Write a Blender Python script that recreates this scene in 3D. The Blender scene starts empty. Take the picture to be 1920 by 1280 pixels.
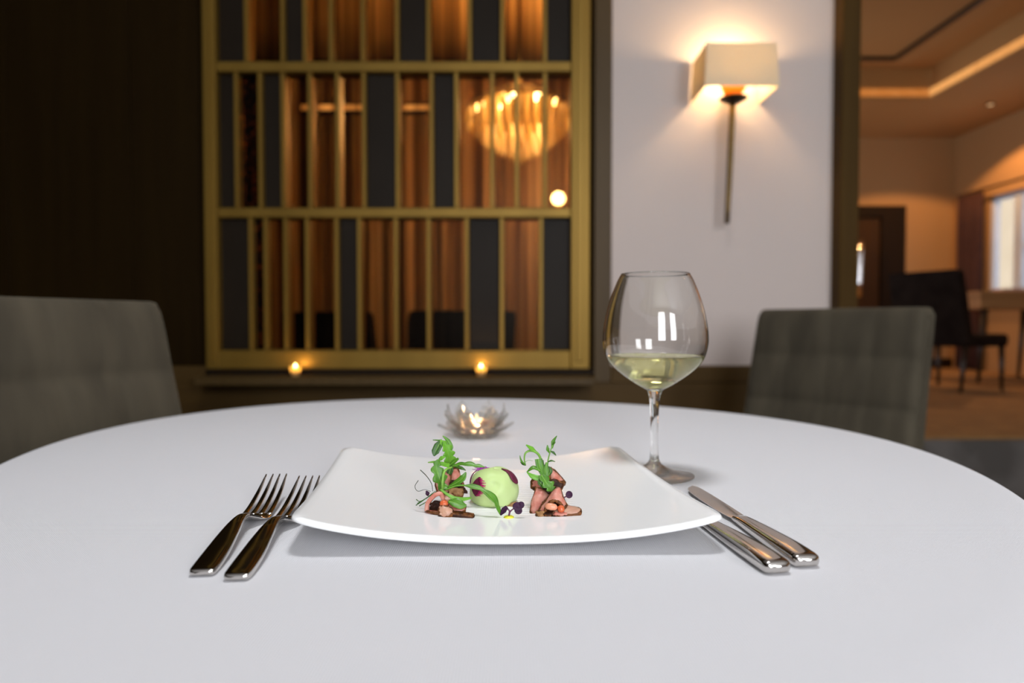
import bpy, math, random
from mathutils import Vector, Matrix
random.seed(7)
S = bpy.context.scene
COL = S.collection
R = math.radians

# ------------------------------------------------------------------ camera
cd = bpy.data.cameras.new('camera')
cam = bpy.data.objects.new('camera', cd)
COL.objects.link(cam)
cam.location = (0, 0, 0.915)
cam.rotation_euler = (R(90 - 1.566), 0, 0)
cd.sensor_width = 36
cd.lens = 24
cd.clip_start = 0.02
cd.dof.use_dof = True
cd.dof.focus_distance = 0.562
cd.dof.aperture_fstop = 3.8
S.camera = cam

# ------------------------------------------------------------------ world and exposure
w = bpy.data.worlds.new('sky')
S.world = w
w.use_nodes = True
w.node_tree.nodes['Background'].inputs[0].default_value = (0.86, 0.90, 1.0, 1)
w.node_tree.nodes['Background'].inputs[1].default_value = 2.0
S.view_settings.view_transform = 'Standard'
S.view_settings.look = 'None'
S.view_settings.exposure = 0.0
S.view_settings.gamma = 1.0
S.view_settings.use_curve_mapping = False

def light(name, kind, loc, energy, color, rot=(0, 0, 0), size=None, size_y=None, radius=None, spread=None):
    d = bpy.data.lights.new(name, kind)
    d.energy = energy
    d.color = color
    if kind == 'AREA':
        d.shape = 'RECTANGLE' if size_y else 'DISK'
        d.size = size
        if size_y:
            d.size_y = size_y
        if spread:
            d.spread = spread
    elif radius is not None:
        d.shadow_soft_size = radius
    o = bpy.data.objects.new(name, d)
    o.location = loc
    o.rotation_euler = rot
    COL.objects.link(o)
    return o

# daylight falling in through the two tall windows of the wall behind the camera
DAY = (0.93, 0.96, 1.0)
for wx in (0.35, 2.2):
    light('window_daylight', 'AREA', (wx, -3.02, 1.85), 68, DAY, (R(90), 0, R(0)), 1.0, 1.9)

# ------------------------------------------------------------------ materials
MATS = {}
def mat(name, col, rough=0.5, metal=0.0, noise=None, col2=None, stretch=(1, 1, 1), bump=None, spec=None,
        sheen=None, sss=None, coat=None, emit=None, trans=None, ior=None):
    """procedural principled material; noise=(scale, low, high) blends col -> col2; bump=(scale, strength)"""
    m = bpy.data.materials.new(name)
    m.use_nodes = True
    nt = m.node_tree
    b = nt.nodes['Principled BSDF']
    b.inputs['Base Color'].default_value = (*col, 1)
    b.inputs['Roughness'].default_value = rough
    b.inputs['Metallic'].default_value = metal
    if spec is not None: b.inputs['Specular IOR Level'].default_value = spec
    if ior is not None: b.inputs['IOR'].default_value = ior
    if trans is not None: b.inputs['Transmission Weight'].default_value = trans
    if sheen is not None:
        b.inputs['Sheen Weight'].default_value = sheen[0]
        b.inputs['Sheen Roughness'].default_value = sheen[1]
        b.inputs['Sheen Tint'].default_value = (*sheen[2], 1)
    if sss is not None:
        b.inputs['Subsurface Weight'].default_value = sss[0]
        b.inputs['Subsurface Radius'].default_value = sss[2]
        b.inputs['Subsurface Scale'].default_value = sss[1]
    if coat is not None:
        b.inputs['Coat Weight'].default_value = coat[0]
        b.inputs['Coat Roughness'].default_value = coat[1]
    if emit is not None:
        b.inputs['Emission Color'].default_value = (*emit[0], 1)
        b.inputs['Emission Strength'].default_value = emit[1]
    if noise or bump:
        tc = nt.nodes.new('ShaderNodeTexCoord')
        mp = nt.nodes.new('ShaderNodeMapping')
        mp.inputs['Scale'].default_value = stretch
        nt.links.new(tc.outputs['Object'], mp.inputs[0])
    if noise:
        n = nt.nodes.new('ShaderNodeTexNoise')
        n.inputs['Scale'].default_value = noise[0]
        n.inputs['Detail'].default_value = 4
        nt.links.new(mp.outputs[0], n.inputs['Vector'])
        r = nt.nodes.new('ShaderNodeValToRGB')
        r.color_ramp.elements[0].position = noise[1]
        r.color_ramp.elements[1].position = noise[2]
        r.color_ramp.elements[0].color = (*col, 1)
        r.color_ramp.elements[1].color = (*(col2 or col), 1)
        nt.links.new(n.outputs[0], r.inputs[0])
        nt.links.new(r.outputs[0], b.inputs['Base Color'])
    if bump:
        n2 = nt.nodes.new('ShaderNodeTexNoise')
        n2.inputs['Scale'].default_value = bump[0]
        nt.links.new(mp.outputs[0], n2.inputs['Vector'])
        bp = nt.nodes.new('ShaderNodeBump')
        bp.inputs['Strength'].default_value = bump[1]
        bp.inputs['Distance'].default_value = bump[2] if len(bump) > 2 else 0.002
        nt.links.new(n2.outputs[0], bp.inputs['Height'])
        nt.links.new(bp.outputs[0], b.inputs['Normal'])
    MATS[name] = m
    return m

def glass_mat(name, col, rough=0.0, ior=1.5, see=0.0, haze=None):
    m = bpy.data.materials.new(name)
    m.use_nodes = True
    nt = m.node_tree
    nt.nodes.remove(nt.nodes['Principled BSDF'])
    g = nt.nodes.new('ShaderNodeBsdfGlass')
    g.inputs['Color'].default_value = (*col, 1)
    g.inputs['Roughness'].default_value = rough
    g.inputs['IOR'].default_value = ior
    out = g
    if see:        # thin-walled share that lets light straight through
        t = nt.nodes.new('ShaderNodeBsdfTransparent')
        t.inputs[0].default_value = (*col, 1)
        x = nt.nodes.new('ShaderNodeMixShader')
        x.inputs[0].default_value = see
        nt.links.new(out.outputs[0], x.inputs[1]); nt.links.new(t.outputs[0], x.inputs[2])
        out = x
    if haze:       # cloudy share (condensation on the chilled wine)
        t = nt.nodes.new('ShaderNodeBsdfTranslucent')
        t.inputs[0].default_value = (*haze[1], 1)
        x = nt.nodes.new('ShaderNodeMixShader')
        x.inputs[0].default_value = haze[0]
        nt.links.new(out.outputs[0], x.inputs[1]); nt.links.new(t.outputs[0], x.inputs[2])
        out = x
    nt.links.new(out.outputs[0], nt.nodes['Material Output'].inputs[0])
    MATS[name] = m
    return m

def tinted_pane(name, c1, c2, sx, gloss=0.06, lo=0.35, hi=0.65, stretch=None, rough=0.3):
    """thin tinted glass: coloured see-through with upright streaks in the tint and a little mirror gloss"""
    m = bpy.data.materials.new(name)
    m.use_nodes = True
    nt = m.node_tree
    nt.nodes.remove(nt.nodes['Principled BSDF'])
    tc = nt.nodes.new('ShaderNodeTexCoord')
    mp = nt.nodes.new('ShaderNodeMapping')
    mp.inputs['Scale'].default_value = stretch or (sx, 1, 0.25)
    nz = nt.nodes.new('ShaderNodeTexNoise')
    nz.inputs['Scale'].default_value = 1.0
    nz.inputs['Detail'].default_value = 3
    rp = nt.nodes.new('ShaderNodeValToRGB')
    rp.color_ramp.elements[0].position = lo
    rp.color_ramp.elements[1].position = hi
    rp.color_ramp.elements[0].color = (*c1, 1)
    rp.color_ramp.elements[1].color = (*c2, 1)
    tr = nt.nodes.new('ShaderNodeBsdfTransparent')
    gl = nt.nodes.new('ShaderNodeBsdfGlossy')
    gl.inputs['Color'].default_value = (0.9, 0.8, 0.7, 1)
    gl.inputs['Roughness'].default_value = rough
    mx = nt.nodes.new('ShaderNodeMixShader')
    mx.inputs[0].default_value = gloss
    L = nt.links.new
    L(tc.outputs['Object'], mp.inputs[0]); L(mp.outputs[0], nz.inputs['Vector']); L(nz.outputs[0], rp.inputs[0])
    L(rp.outputs[0], tr.inputs[0]); L(tr.outputs[0], mx.inputs[1]); L(gl.outputs[0], mx.inputs[2])
    L(mx.outputs[0], nt.nodes['Material Output'].inputs[0])
    MATS[name] = m
    return m

def emit_mat(name, col, strength):
    m = bpy.data.materials.new(name)
    m.use_nodes = True
    nt = m.node_tree
    nt.nodes.remove(nt.nodes['Principled BSDF'])
    e = nt.nodes.new('ShaderNodeEmission')
    e.inputs[0].default_value = (*col, 1)
    e.inputs[1].default_value = strength
    nt.links.new(e.outputs[0], nt.nodes['Material Output'].inputs[0])
    MATS[name] = m
    return m

def cloth_mat(name, col, pitch):
    """plain weave: two crossed fine wave bumps"""
    m = mat(name, col, 0.85, sheen=(0.15, 0.5, (1, 1, 1)))
    nt = m.node_tree
    tc = nt.nodes.new('ShaderNodeTexCoord')
    add = nt.nodes.new('ShaderNodeMath')
    add.operation = 'MULTIPLY'
    for i, d in enumerate(('X', 'Y')):
        wv = nt.nodes.new('ShaderNodeTexWave')
        wv.bands_direction = d
        wv.inputs['Scale'].default_value = 0.314 / pitch
        nt.links.new(tc.outputs['Object'], wv.inputs['Vector'])
        nt.links.new(wv.outputs['Fac'], add.inputs[i])
    bp = nt.nodes.new('ShaderNodeBump')
    bp.inputs['Strength'].default_value = 0.6
    bp.inputs['Distance'].default_value = 0.0006
    nt.links.new(add.outputs[0], bp.inputs['Height'])
    nt.links.new(bp.outputs[0], nt.nodes['Principled BSDF'].inputs['Normal'])
    return m

def shade_mat(name, col, through=0.3):
    """lampshade fabric: part diffuse, part light let through"""
    m = bpy.data.materials.new(name)
    m.use_nodes = True
    nt = m.node_tree
    nt.nodes.remove(nt.nodes['Principled BSDF'])
    d = nt.nodes.new('ShaderNodeBsdfDiffuse')
    t = nt.nodes.new('ShaderNodeBsdfTranslucent')
    d.inputs[0].default_value = (*col, 1)
    t.inputs[0].default_value = (col[0] * 0.95, col[1] * 0.9, col[2] * 0.75, 1)
    x = nt.nodes.new('ShaderNodeMixShader')
    x.inputs[0].default_value = through
    nt.links.new(d.outputs[0], x.inputs[1]); nt.links.new(t.outputs[0], x.inputs[2])
    nt.links.new(x.outputs[0], nt.nodes['Material Output'].inputs[0])
    MATS[name] = m
    return m

mat('cloth_wall', (0.020, 0.0105, 0.0020), 0.65, spec=0.05, noise=(3, 0.3, 0.7), col2=(0.015, 0.0075, 0.0015), stretch=(6, 6, 0.4))
mat('dado_wood', (0.085, 0.046, 0.010), 0.6, spec=0.2, noise=(4, 0.3, 0.7), col2=(0.068, 0.036, 0.008), stretch=(0.5, 4, 6))
mat('post_wood', (0.085, 0.050, 0.015), 0.5, spec=0.25, noise=(4, 0.3, 0.7), col2=(0.07, 0.040, 0.011), stretch=(8, 8, 0.4))
mat('plaster', (0.645, 0.55, 0.505), 0.75, noise=(1.5, 0.2, 0.8), col2=(0.63, 0.535, 0.49), bump=(60, 0.05))
mat('post_warm', (0.075, 0.040, 0.008), 0.6, spec=0.1, noise=(4, 0.3, 0.7), col2=(0.06, 0.031, 0.006), stretch=(8, 8, 0.4))
mat('plaster_back', (0.58, 0.54, 0.50), 0.8, noise=(1.5, 0.2, 0.8), col2=(0.56, 0.52, 0.48))
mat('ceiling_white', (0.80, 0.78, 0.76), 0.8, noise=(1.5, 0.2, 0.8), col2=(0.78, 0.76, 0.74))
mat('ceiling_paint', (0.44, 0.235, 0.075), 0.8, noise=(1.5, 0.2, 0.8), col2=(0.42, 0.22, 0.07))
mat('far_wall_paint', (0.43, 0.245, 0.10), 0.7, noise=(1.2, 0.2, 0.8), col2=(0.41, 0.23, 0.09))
mat('door_wood', (0.045, 0.019, 0.004), 0.6, spec=0.15, noise=(4, 0.3, 0.7), col2=(0.035, 0.016, 0.006), stretch=(6, 6, 0.4))
mat('door_frame_wood', (0.016, 0.008, 0.003), 0.6, spec=0.1, noise=(4, 0.3, 0.7), col2=(0.012, 0.007, 0.004), stretch=(6, 6, 0.4))
mat('carpet_dark', (0.045, 0.040, 0.038), 0.95, noise=(2.2, 0.42, 0.58), col2=(0.085, 0.075, 0.07), bump=(400, 0.3))
mat('step_stone', (0.13, 0.115, 0.105), 0.7, noise=(5, 0.4, 0.6), col2=(0.08, 0.07, 0.062))
mat('carpet_tan', (0.34, 0.185, 0.062), 0.9, noise=(12, 0.35, 0.65), col2=(0.25, 0.13, 0.042), bump=(300, 0.3))
mat('gold_frame', (0.27, 0.158, 0.026), 0.45, 0.5, spec=0.3, noise=(2, 0.3, 0.7), col2=(0.21, 0.12, 0.018), stretch=(3, 3, 0.5))
mat('dark_pane', (0.013, 0.008, 0.004), 0.5, noise=(3, 0.3, 0.7), col2=(0.019, 0.0125, 0.007), spec=0.14)
tinted_pane('bronze_glass', (0.50, 0.40, 0.28), (0.88, 0.77, 0.60), 34, gloss=0.004)
tinted_pane('mottled_glass', (0.06, 0.04, 0.02), (0.85, 0.55, 0.25), 60, gloss=0.01, stretch=(60, 60, 42), lo=0.45, hi=0.68)
mat('drape', (0.50, 0.33, 0.19), 0.85, noise=(20, 0.3, 0.7), col2=(0.44, 0.28, 0.16), stretch=(1, 1, 0.1))
mat('velvet', (0.046, 0.0365, 0.0215), 0.9, noise=(9, 0.3, 0.72), col2=(0.078, 0.063, 0.039), stretch=(2.2, 1, 0.5),
    sheen=(0.16, 0.35, (0.9, 0.85, 0.62)), bump=(160, 0.12))
mat('dark_fabric', (0.009, 0.005, 0.0035), 0.9, spec=0.1, noise=(9, 0.3, 0.7), col2=(0.018, 0.012, 0.009))
mat('dark_leg', (0.02, 0.012, 0.007), 0.4, noise=(5, 0.3, 0.7), col2=(0.03, 0.018, 0.01))
mat('table_wood', (0.36, 0.19, 0.07), 0.45, noise=(4, 0.3, 0.7), col2=(0.28, 0.14, 0.05), stretch=(0.6, 5, 5))
cloth_mat('tablecloth', (0.715, 0.71, 0.735), 0.0016)
mat('porcelain', (0.95, 0.95, 0.945), 0.12, noise=(1, 0.2, 0.8), col2=(0.94, 0.94, 0.935), spec=0.28)
mat('steel', (0.62, 0.59, 0.56), 0.10, 1.0, noise=(3, 0.3, 0.7), col2=(0.58, 0.55, 0.52))
mat('chrome', (0.8, 0.8, 0.82), 0.08, 1.0, noise=(3, 0.3, 0.7), col2=(0.77, 0.77, 0.79))
mat('aged_brass', (0.20, 0.125, 0.042), 0.4, 0.8, noise=(12, 0.3, 0.7), col2=(0.15, 0.09, 0.03))
mat('dark_bronze', (0.05, 0.03, 0.014), 0.4, 0.7, noise=(12, 0.3, 0.7), col2=(0.04, 0.024, 0.01))
glass_mat('clear_glass', (0.99, 0.99, 0.985))
glass_mat('foot_glass', (0.99, 0.99, 0.985), see=0.3)
glass_mat('stem_glass', (0.99, 0.99, 0.985))
glass_mat('crystal_glass', (0.99, 0.985, 0.97), 0.0, 1.45, see=0.55)
glass_mat('wine', (0.99, 0.985, 0.76), 0.0, 1.34, haze=(0.13, (0.95, 0.92, 0.60)))
shade_mat('lampshade', (0.80, 0.71, 0.53), 0.22)
shade_mat('uplight_frost', (0.9, 0.75, 0.42), 0.75)
shade_mat('amber_glass', (0.75, 0.36, 0.08), 0.6)
shade_mat('crystal_drop', (0.96, 0.86, 0.62), 0.6)
emit_mat('bulb', (1.0, 0.76, 0.42), 40)
emit_mat('candle_flame', (1.0, 0.74, 0.38), 2.0)
emit_mat('uplight_glow', (1.0, 0.75, 0.28), 30)
emit_mat('cove_led', (1.0, 0.46, 0.14), 1.0)
emit_mat('downlight_led', (1.0, 0.6, 0.3), 1.0)
emit_mat('lamp_diffuser', (1.0, 0.95, 0.88), 3.0)
mat('wax', (0.9, 0.68, 0.55), 0.5, noise=(30, 0.3, 0.7), col2=(0.86, 0.63, 0.5), sss=(0.5, 0.01, (1, 0.5, 0.3)))
mat('wick', (0.02, 0.02, 0.02), 0.9, noise=(100, 0.3, 0.7), col2=(0.04, 0.03, 0.02))
mat('window_paint', (0.55, 0.60, 0.68), 0.5, noise=(5, 0.3, 0.7), col2=(0.5, 0.56, 0.64))
tinted_pane('window_glass', (0.95, 0.97, 1.0), (0.97, 0.98, 1.0), 1, gloss=0.04)
mat('facade', (0.62, 0.48, 0.30), 0.8, noise=(2, 0.3, 0.7), col2=(0.56, 0.43, 0.26))
mat('far_curtain', (0.055, 0.018, 0.014), 0.85, noise=(9, 0.3, 0.7), col2=(0.04, 0.012, 0.01))
mat('napkin_pink', (0.62, 0.42, 0.36), 0.8, noise=(9, 0.3, 0.7), col2=(0.55, 0.36, 0.3))
mat('arugula', (0.055, 0.18, 0.010), 0.42, noise=(120, 0.3, 0.7), col2=(0.11, 0.29, 0.02), sss=(0.15, 0.001, (0.4, 1, 0.2)))
mat('arugula_bright', (0.11, 0.33, 0.016), 0.42, noise=(120, 0.3, 0.7), col2=(0.18, 0.45, 0.04), sss=(0.15, 0.001, (0.4, 1, 0.2)))
mat('arugula_dark', (0.025, 0.085, 0.010), 0.45, noise=(120, 0.3, 0.7), col2=(0.05, 0.15, 0.018))
mat('leaf_rib', (0.24, 0.47, 0.07), 0.45, noise=(90, 0.3, 0.7), col2=(0.17, 0.38, 0.05))
mat('purple_leaf', (0.022, 0.006, 0.024), 0.5, spec=0.2, noise=(120, 0.3, 0.7), col2=(0.06, 0.016, 0.05))
mat('purple_stem', (0.10, 0.025, 0.07), 0.4, noise=(120, 0.3, 0.7), col2=(0.14, 0.03, 0.08))
mat('meat_pink', (0.50, 0.125, 0.08), 0.45, spec=0.35, noise=(160, 0.3, 0.72), col2=(0.70, 0.36, 0.28), sss=(0.25, 0.003, (1, 0.4, 0.25)), bump=(350, 0.2, 0.001))
mat('meat_pale', (0.58, 0.34, 0.22), 0.35, noise=(130, 0.3, 0.7), col2=(0.55, 0.28, 0.2), sss=(0.25, 0.003, (1, 0.5, 0.3)), bump=(350, 0.2, 0.001))
mat('meat_crust', (0.040, 0.012, 0.004), 0.5, spec=0.25, noise=(260, 0.35, 0.68), col2=(0.24, 0.085, 0.020), bump=(500, 0.6, 0.001))
mat('meat_dark', (0.016, 0.006, 0.003), 0.5, spec=0.2, noise=(200, 0.3, 0.7), col2=(0.060, 0.020, 0.008), bump=(500, 0.6, 0.001))
mat('mushroom', (0.20, 0.085, 0.025), 0.5, spec=0.25, noise=(200, 0.3, 0.7), col2=(0.46, 0.26, 0.11), bump=(400, 0.4, 0.001))
mat('mousse', (0.52, 0.67, 0.26), 0.45, spec=0.3, noise=(40, 0.3, 0.75), col2=(0.60, 0.74, 0.34), sss=(0.1, 0.004, (0.7, 1, 0.4)), bump=(70, 0.25, 0.002))
mat('bean_red', (0.62, 0.10, 0.03), 0.22, noise=(90, 0.3, 0.7), col2=(0.7, 0.17, 0.06))
mat('bean_pink', (0.78, 0.30, 0.16), 0.22, noise=(90, 0.3, 0.7), col2=(0.82, 0.38, 0.24))
mat('petal_magenta', (0.10, 0.006, 0.028), 0.6, noise=(300, 0.35, 0.65), col2=(0.17, 0.01, 0.05))
mat('petal_fringe', (0.55, 0.02, 0.16), 0.6, noise=(300, 0.35, 0.65), col2=(0.42, 0.015, 0.12))
mat('petal_purple', (0.42, 0.05, 0.42), 0.6, noise=(300, 0.35, 0.65), col2=(0.5, 0.1, 0.5))
mat('yellow_sauce', (0.80, 0.78, 0.03), 0.15, noise=(90, 0.3, 0.7), col2=(0.85, 0.82, 0.06))
mat('tendril_dark', (0.02, 0.028, 0.015), 0.6, noise=(200, 0.3, 0.7), col2=(0.03, 0.045, 0.02))

# ------------------------------------------------------------------ mesh helpers
ORG = {}
def tagit(o, label=None, cat=None, group=None, kind=None):
    if label: o['label'] = label
    if cat: o['category'] = cat
    if group: o['group'] = group
    if kind: o['kind'] = kind
    return o

def thing(name, label, cat, loc=(0, 0, 0), rz=0.0, group=None, kind=None):
    o = bpy.data.objects.new(name, None)
    o.empty_display_size = 0.05
    COL.objects.link(o)
    o.location = loc
    o.rotation_euler = (0, 0, rz)
    ORG[o] = Vector(loc)
    return tagit(o, label, cat, group, kind)

def O(name, geo, m, parent=None, origin=None, smooth=True, label=None, cat=None, group=None, kind=None, auto=None):
    """one mesh object; geo=(verts, faces) in room coordinates, stored relative to its thing's base"""
    V, F = geo
    if parent is not None:
        org = ORG[parent]
        loc = (0, 0, 0)
    else:
        if origin is None:
            xs, ys, zs = zip(*V)
            origin = ((min(xs) + max(xs)) / 2, (min(ys) + max(ys)) / 2, min(zs))
        org = Vector(origin)
        loc = origin
    me = bpy.data.meshes.new(name)
    me.from_pydata([(x - org[0], y - org[1], z - org[2]) for x, y, z in V], [], F)
    me.validate()
    me.materials.append(MATS[m])
    if smooth:
        me.shade_smooth()
        if auto:
            me.set_sharp_from_angle(angle=R(auto))
    me.update()
    o = bpy.data.objects.new(name, me)
    COL.objects.link(o)
    o.location = loc
    o.parent = parent
    ORG[o] = org
    return tagit(o, label, cat, group, kind)

def share(o, name, parent, offset):
    """another object on the same mesh, moved by offset"""
    c = bpy.data.objects.new(name, o.data)
    COL.objects.link(c)
    c.parent = parent
    c.location = offset
    ORG[c] = ORG[o]
    return c

def join(*gs):
    V, F = [], []
    for v, f in gs:
        n = len(V)
        V += [tuple(p) for p in v]
        F += [tuple(i + n for i in q) for q in f]
    return V, F

def xf(geo, M):
    return [tuple(M @ Vector(v)) for v in geo[0]], geo[1]

def box(x0, x1, y0, y1, z0, z1, b=0.0):
    if b <= 0:
        V = [(x, y, z) for x in (x0, x1) for y in (y0, y1) for z in (z0, z1)]
        return V, [(0, 1, 3, 2), (4, 6, 7, 5), (0, 4, 5, 1), (2, 3, 7, 6), (0, 2, 6, 4), (1, 5, 7, 3)]
    # chamfered box: every corner split in three
    V, idx = [], {}
    for i, x in enumerate((x0, x1)):
        for j, y in enumerate((y0, y1)):
            for k, z in enumerate((z0, z1)):
                sx, sy, sz = (1 - 2 * i) * b, (1 - 2 * j) * b, (1 - 2 * k) * b
                idx[i, j, k] = (len(V), len(V) + 1, len(V) + 2)
                V += [(x, y + sy, z + sz), (x + sx, y, z + sz), (x + sx, y + sy, z)]
    F = []
    for i in (0, 1):
        F.append(tuple(idx[i, j, k][0] for j, k in ((0, 0), (0, 1), (1, 1), (1, 0))))
        F.append(tuple(idx[j, i, k][1] for j, k in ((0, 0), (0, 1), (1, 1), (1, 0))))
        F.append(tuple(idx[j, k, i][2] for j, k in ((0, 0), (0, 1), (1, 1), (1, 0))))
    for a in (0, 1):
        for c in (0, 1):
            F.append((idx[0, a, c][1], idx[1, a, c][1], idx[1, a, c][2], idx[0, a, c][2]))
            F.append((idx[a, 0, c][0], idx[a, 1, c][0], idx[a, 1, c][2], idx[a, 0, c][2]))
            F.append((idx[a, c, 0][0], idx[a, c, 1][0], idx[a, c, 1][1], idx[a, c, 0][1]))
    for key, t in idx.items():
        F.append(t)
    return V, F

def lathe(prof, n=48, cx=0, cy=0, cz=0, cap0=False, cap1=False):
    V, F = [], []
    for r, z in prof:
        for k in range(n):
            a = 2 * math.pi * k / n
            V.append((cx + r * math.cos(a), cy + r * math.sin(a), cz + z))
    for i in range(len(prof) - 1):
        for k in range(n):
            F.append((i * n + k, i * n + (k + 1) % n, (i + 1) * n + (k + 1) % n, (i + 1) * n + k))
    if cap0: F.append(tuple(reversed(range(n))))
    if cap1: F.append(tuple((len(prof) - 1) * n + k for k in range(n)))
    return V, F

def cr(P, n):
    """Catmull-Rom through the points P, n samples per span"""
    P = [Vector(p) for p in P]
    if len(P) < 3:
        return [P[0].lerp(P[-1], i / n) for i in range(n + 1)]
    Q = [P[0] * 2 - P[1]] + P + [P[-1] * 2 - P[-2]]
    out = []
    for i in range(1, len(Q) - 2):
        a, b, c, d = Q[i - 1], Q[i], Q[i + 1], Q[i + 2]
        for k in range(n):
            t = k / n
            out.append(0.5 * ((2 * b) + (c - a) * t + (2 * a - 5 * b + 4 * c - d) * t * t + (3 * b - a - 3 * c + d) * t ** 3))
    out.append(P[-1])
    return out

def crs(vals, n):
    return [v.x for v in cr([(v, 0, 0) for v in vals], n)]

def tube(P, rad, n=8, spans=5, closed=False):
    """round tube along a smooth path; rad is one radius or a list along it"""
    C = cr(P + [P[0]] if closed else P, spans) if spans > 1 else [Vector(p) for p in P]
    if closed: C = C[:-1]
    m = len(C)
    if not isinstance(rad, (list, tuple)): rad = [rad] * 2
    V, F = [], []
    T0 = (C[1] - C[0]).normalized()
    up = Vector((0, 0, 1)) if abs(T0.z) < 0.9 else Vector((1, 0, 0))
    N = T0.cross(up).normalized()
    for i, c in enumerate(C):
        T = (C[(i + 1) % m] - C[i - 1]) if closed else (C[min(i + 1, m - 1)] - C[max(i - 1, 0)])
        T.normalize()
        N = (N - T * N.dot(T)).normalized()
        B = T.cross(N)
        s = i / (m - 1) * (len(rad) - 1)
        k = min(int(s), len(rad) - 2)
        r = rad[k] + (rad[k + 1] - rad[k]) * (s - k)
        for j in range(n):
            a = 2 * math.pi * j / n
            V.append(tuple(c + N * (r * math.cos(a)) + B * (r * math.sin(a))))
    for i in range(m if closed else m - 1):
        for j in range(n):
            i2 = (i + 1) % m
            F.append((i * n + j, i * n + (j + 1) % n, i2 * n + (j + 1) % n, i2 * n + j))
    if not closed:
        F.append(tuple(reversed(range(n))))
        F.append(tuple((m - 1) * n + j for j in range(n)))
    return V, F

def thicken(grid, th):
    """grid[i][j] of points -> closed slab of thickness th"""
    ni, nj = len(grid), len(grid[0])
    nor = []
    for i in range(ni):
        row = []
        for j in range(nj):
            a = grid[min(i + 1, ni - 1)][j] - grid[max(i - 1, 0)][j]
            b = grid[i][min(j + 1, nj - 1)] - grid[i][max(j - 1, 0)]
            nn = a.cross(b)
            row.append(nn.normalized() if nn.length > 1e-12 else Vector((0, 0, 1)))
        nor.append(row)
    V = [tuple(grid[i][j] + nor[i][j] * th / 2) for i in range(ni) for j in range(nj)]
    V += [tuple(grid[i][j] - nor[i][j] * th / 2) for i in range(ni) for j in range(nj)]
    m = ni * nj
    F = []
    for i in range(ni - 1):
        for j in range(nj - 1):
            a, b, c, d = i * nj + j, (i + 1) * nj + j, (i + 1) * nj + j + 1, i * nj + j + 1
            F.append((a, b, c, d))
            F.append((m + d, m + c, m + b, m + a))
    for i in range(ni - 1):
        for j, s in ((0, 0), (nj - 1, 1)):
            a, b = i * nj + j, (i + 1) * nj + j
            F.append((a, m + a, m + b, b) if s == 0 else (b, m + b, m + a, a))
    for j in range(nj - 1):
        for i, s in ((0, 1), (ni - 1, 0)):
            a, b = i * nj + j, i * nj + j + 1
            F.append((a, m + a, m + b, b) if s == 0 else (b, m + b, m + a, a))
    return V, F

def patchgrid(rows, n=5):
    A = [cr(r, n) for r in rows]
    cols = [cr([A[i][j] for i in range(len(A))], n) for j in range(len(A[0]))]
    return [[cols[j][i] for j in range(len(cols))] for i in range(len(cols[0]))]

def border(grid):
    ni, nj = len(grid), len(grid[0])
    return ([grid[0][j] for j in range(nj)] + [grid[i][nj - 1] for i in range(1, ni)] +
            [grid[ni - 1][j] for j in range(nj - 2, -1, -1)] + [grid[i][0] for i in range(ni - 2, 0, -1)])

# ================================================================== the setting
ST = 'structure'
CEIL = 3.2
PLAT = 0.355           # the far dining room stands two steps higher
O('floor', join(box(-2.4, 5.6, -3.3, 3.35, -0.1, 0), box(-2.4, 1.40, 3.35, 6.1, -0.1, 0)), 'carpet_dark', kind=ST, smooth=False)
O('floor', box(1.40, 5.6, 3.35, 8.7, -0.1, PLAT, 0.006), 'carpet_tan', kind=ST, smooth=False)
O('trim_1', box(1.40, 5.48, 3.30, 3.35, 0, PLAT - 0.01, 0.004), 'step_stone', kind=ST, smooth=False)

# ceiling with the coffered tray over the far room
TX0, TX1, TY0, TY1, TZ = 1.6, 4.26, 3.6, 7.03, 3.515
O('ceiling', box(-2.4, 5.6, -3.3, 2.70, CEIL, CEIL + 0.1), 'ceiling_white', kind=ST, smooth=False)  # out of view; made white to bounce more fill into the room
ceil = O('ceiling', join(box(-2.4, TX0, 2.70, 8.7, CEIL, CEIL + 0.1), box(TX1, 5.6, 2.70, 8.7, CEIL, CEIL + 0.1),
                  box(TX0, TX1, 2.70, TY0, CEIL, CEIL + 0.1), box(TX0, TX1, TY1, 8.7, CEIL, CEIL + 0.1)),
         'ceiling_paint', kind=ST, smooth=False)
O('tray_side', join(box(TX0 - 0.05, TX0 - 0.02, TY0, TY1, CEIL + 0.1, TZ), box(TX1 + 0.02, TX1 + 0.05, TY0, TY1, CEIL + 0.1, TZ),
                    box(TX0 - 0.05, TX1 + 0.05, TY0 - 0.05, TY0 - 0.02, CEIL + 0.1, TZ), box(TX0 - 0.05, TX1 + 0.05, TY1 + 0.02, TY1 + 0.05, CEIL + 0.1, TZ)),
  'ceiling_paint', ceil, smooth=False)
O('tray_top', box(TX0 - 0.05, TX1 + 0.05, TY0 - 0.05, TY1 + 0.05, TZ, TZ + 0.03), 'ceiling_paint', ceil, smooth=False)
for g in (box(1.9, 3.757, 6.74, 6.78, TZ - 0.03, TZ), box(3.737, 3.777, 4.0, 6.74, TZ - 0.03, TZ)):
    O('moulding', g, 'dark_leg', ceil, smooth=False)
for g in (box(TX1 + 0.0, TX1 + 0.018, TY0, TY1, CEIL + 0.02, CEIL + 0.10), box(TX0, TX1, TY1, TY1 + 0.018, CEIL + 0.02, CEIL + 0.10)):
    o = O('cove_light', g, 'cove_led', ceil, smooth=False, label='glowing warm cove light strip')
dl = thing('downlight', 'small round recessed ceiling spotlight near the far window', 'downlight', (5.0, 7.2, CEIL - 0.012))
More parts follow.
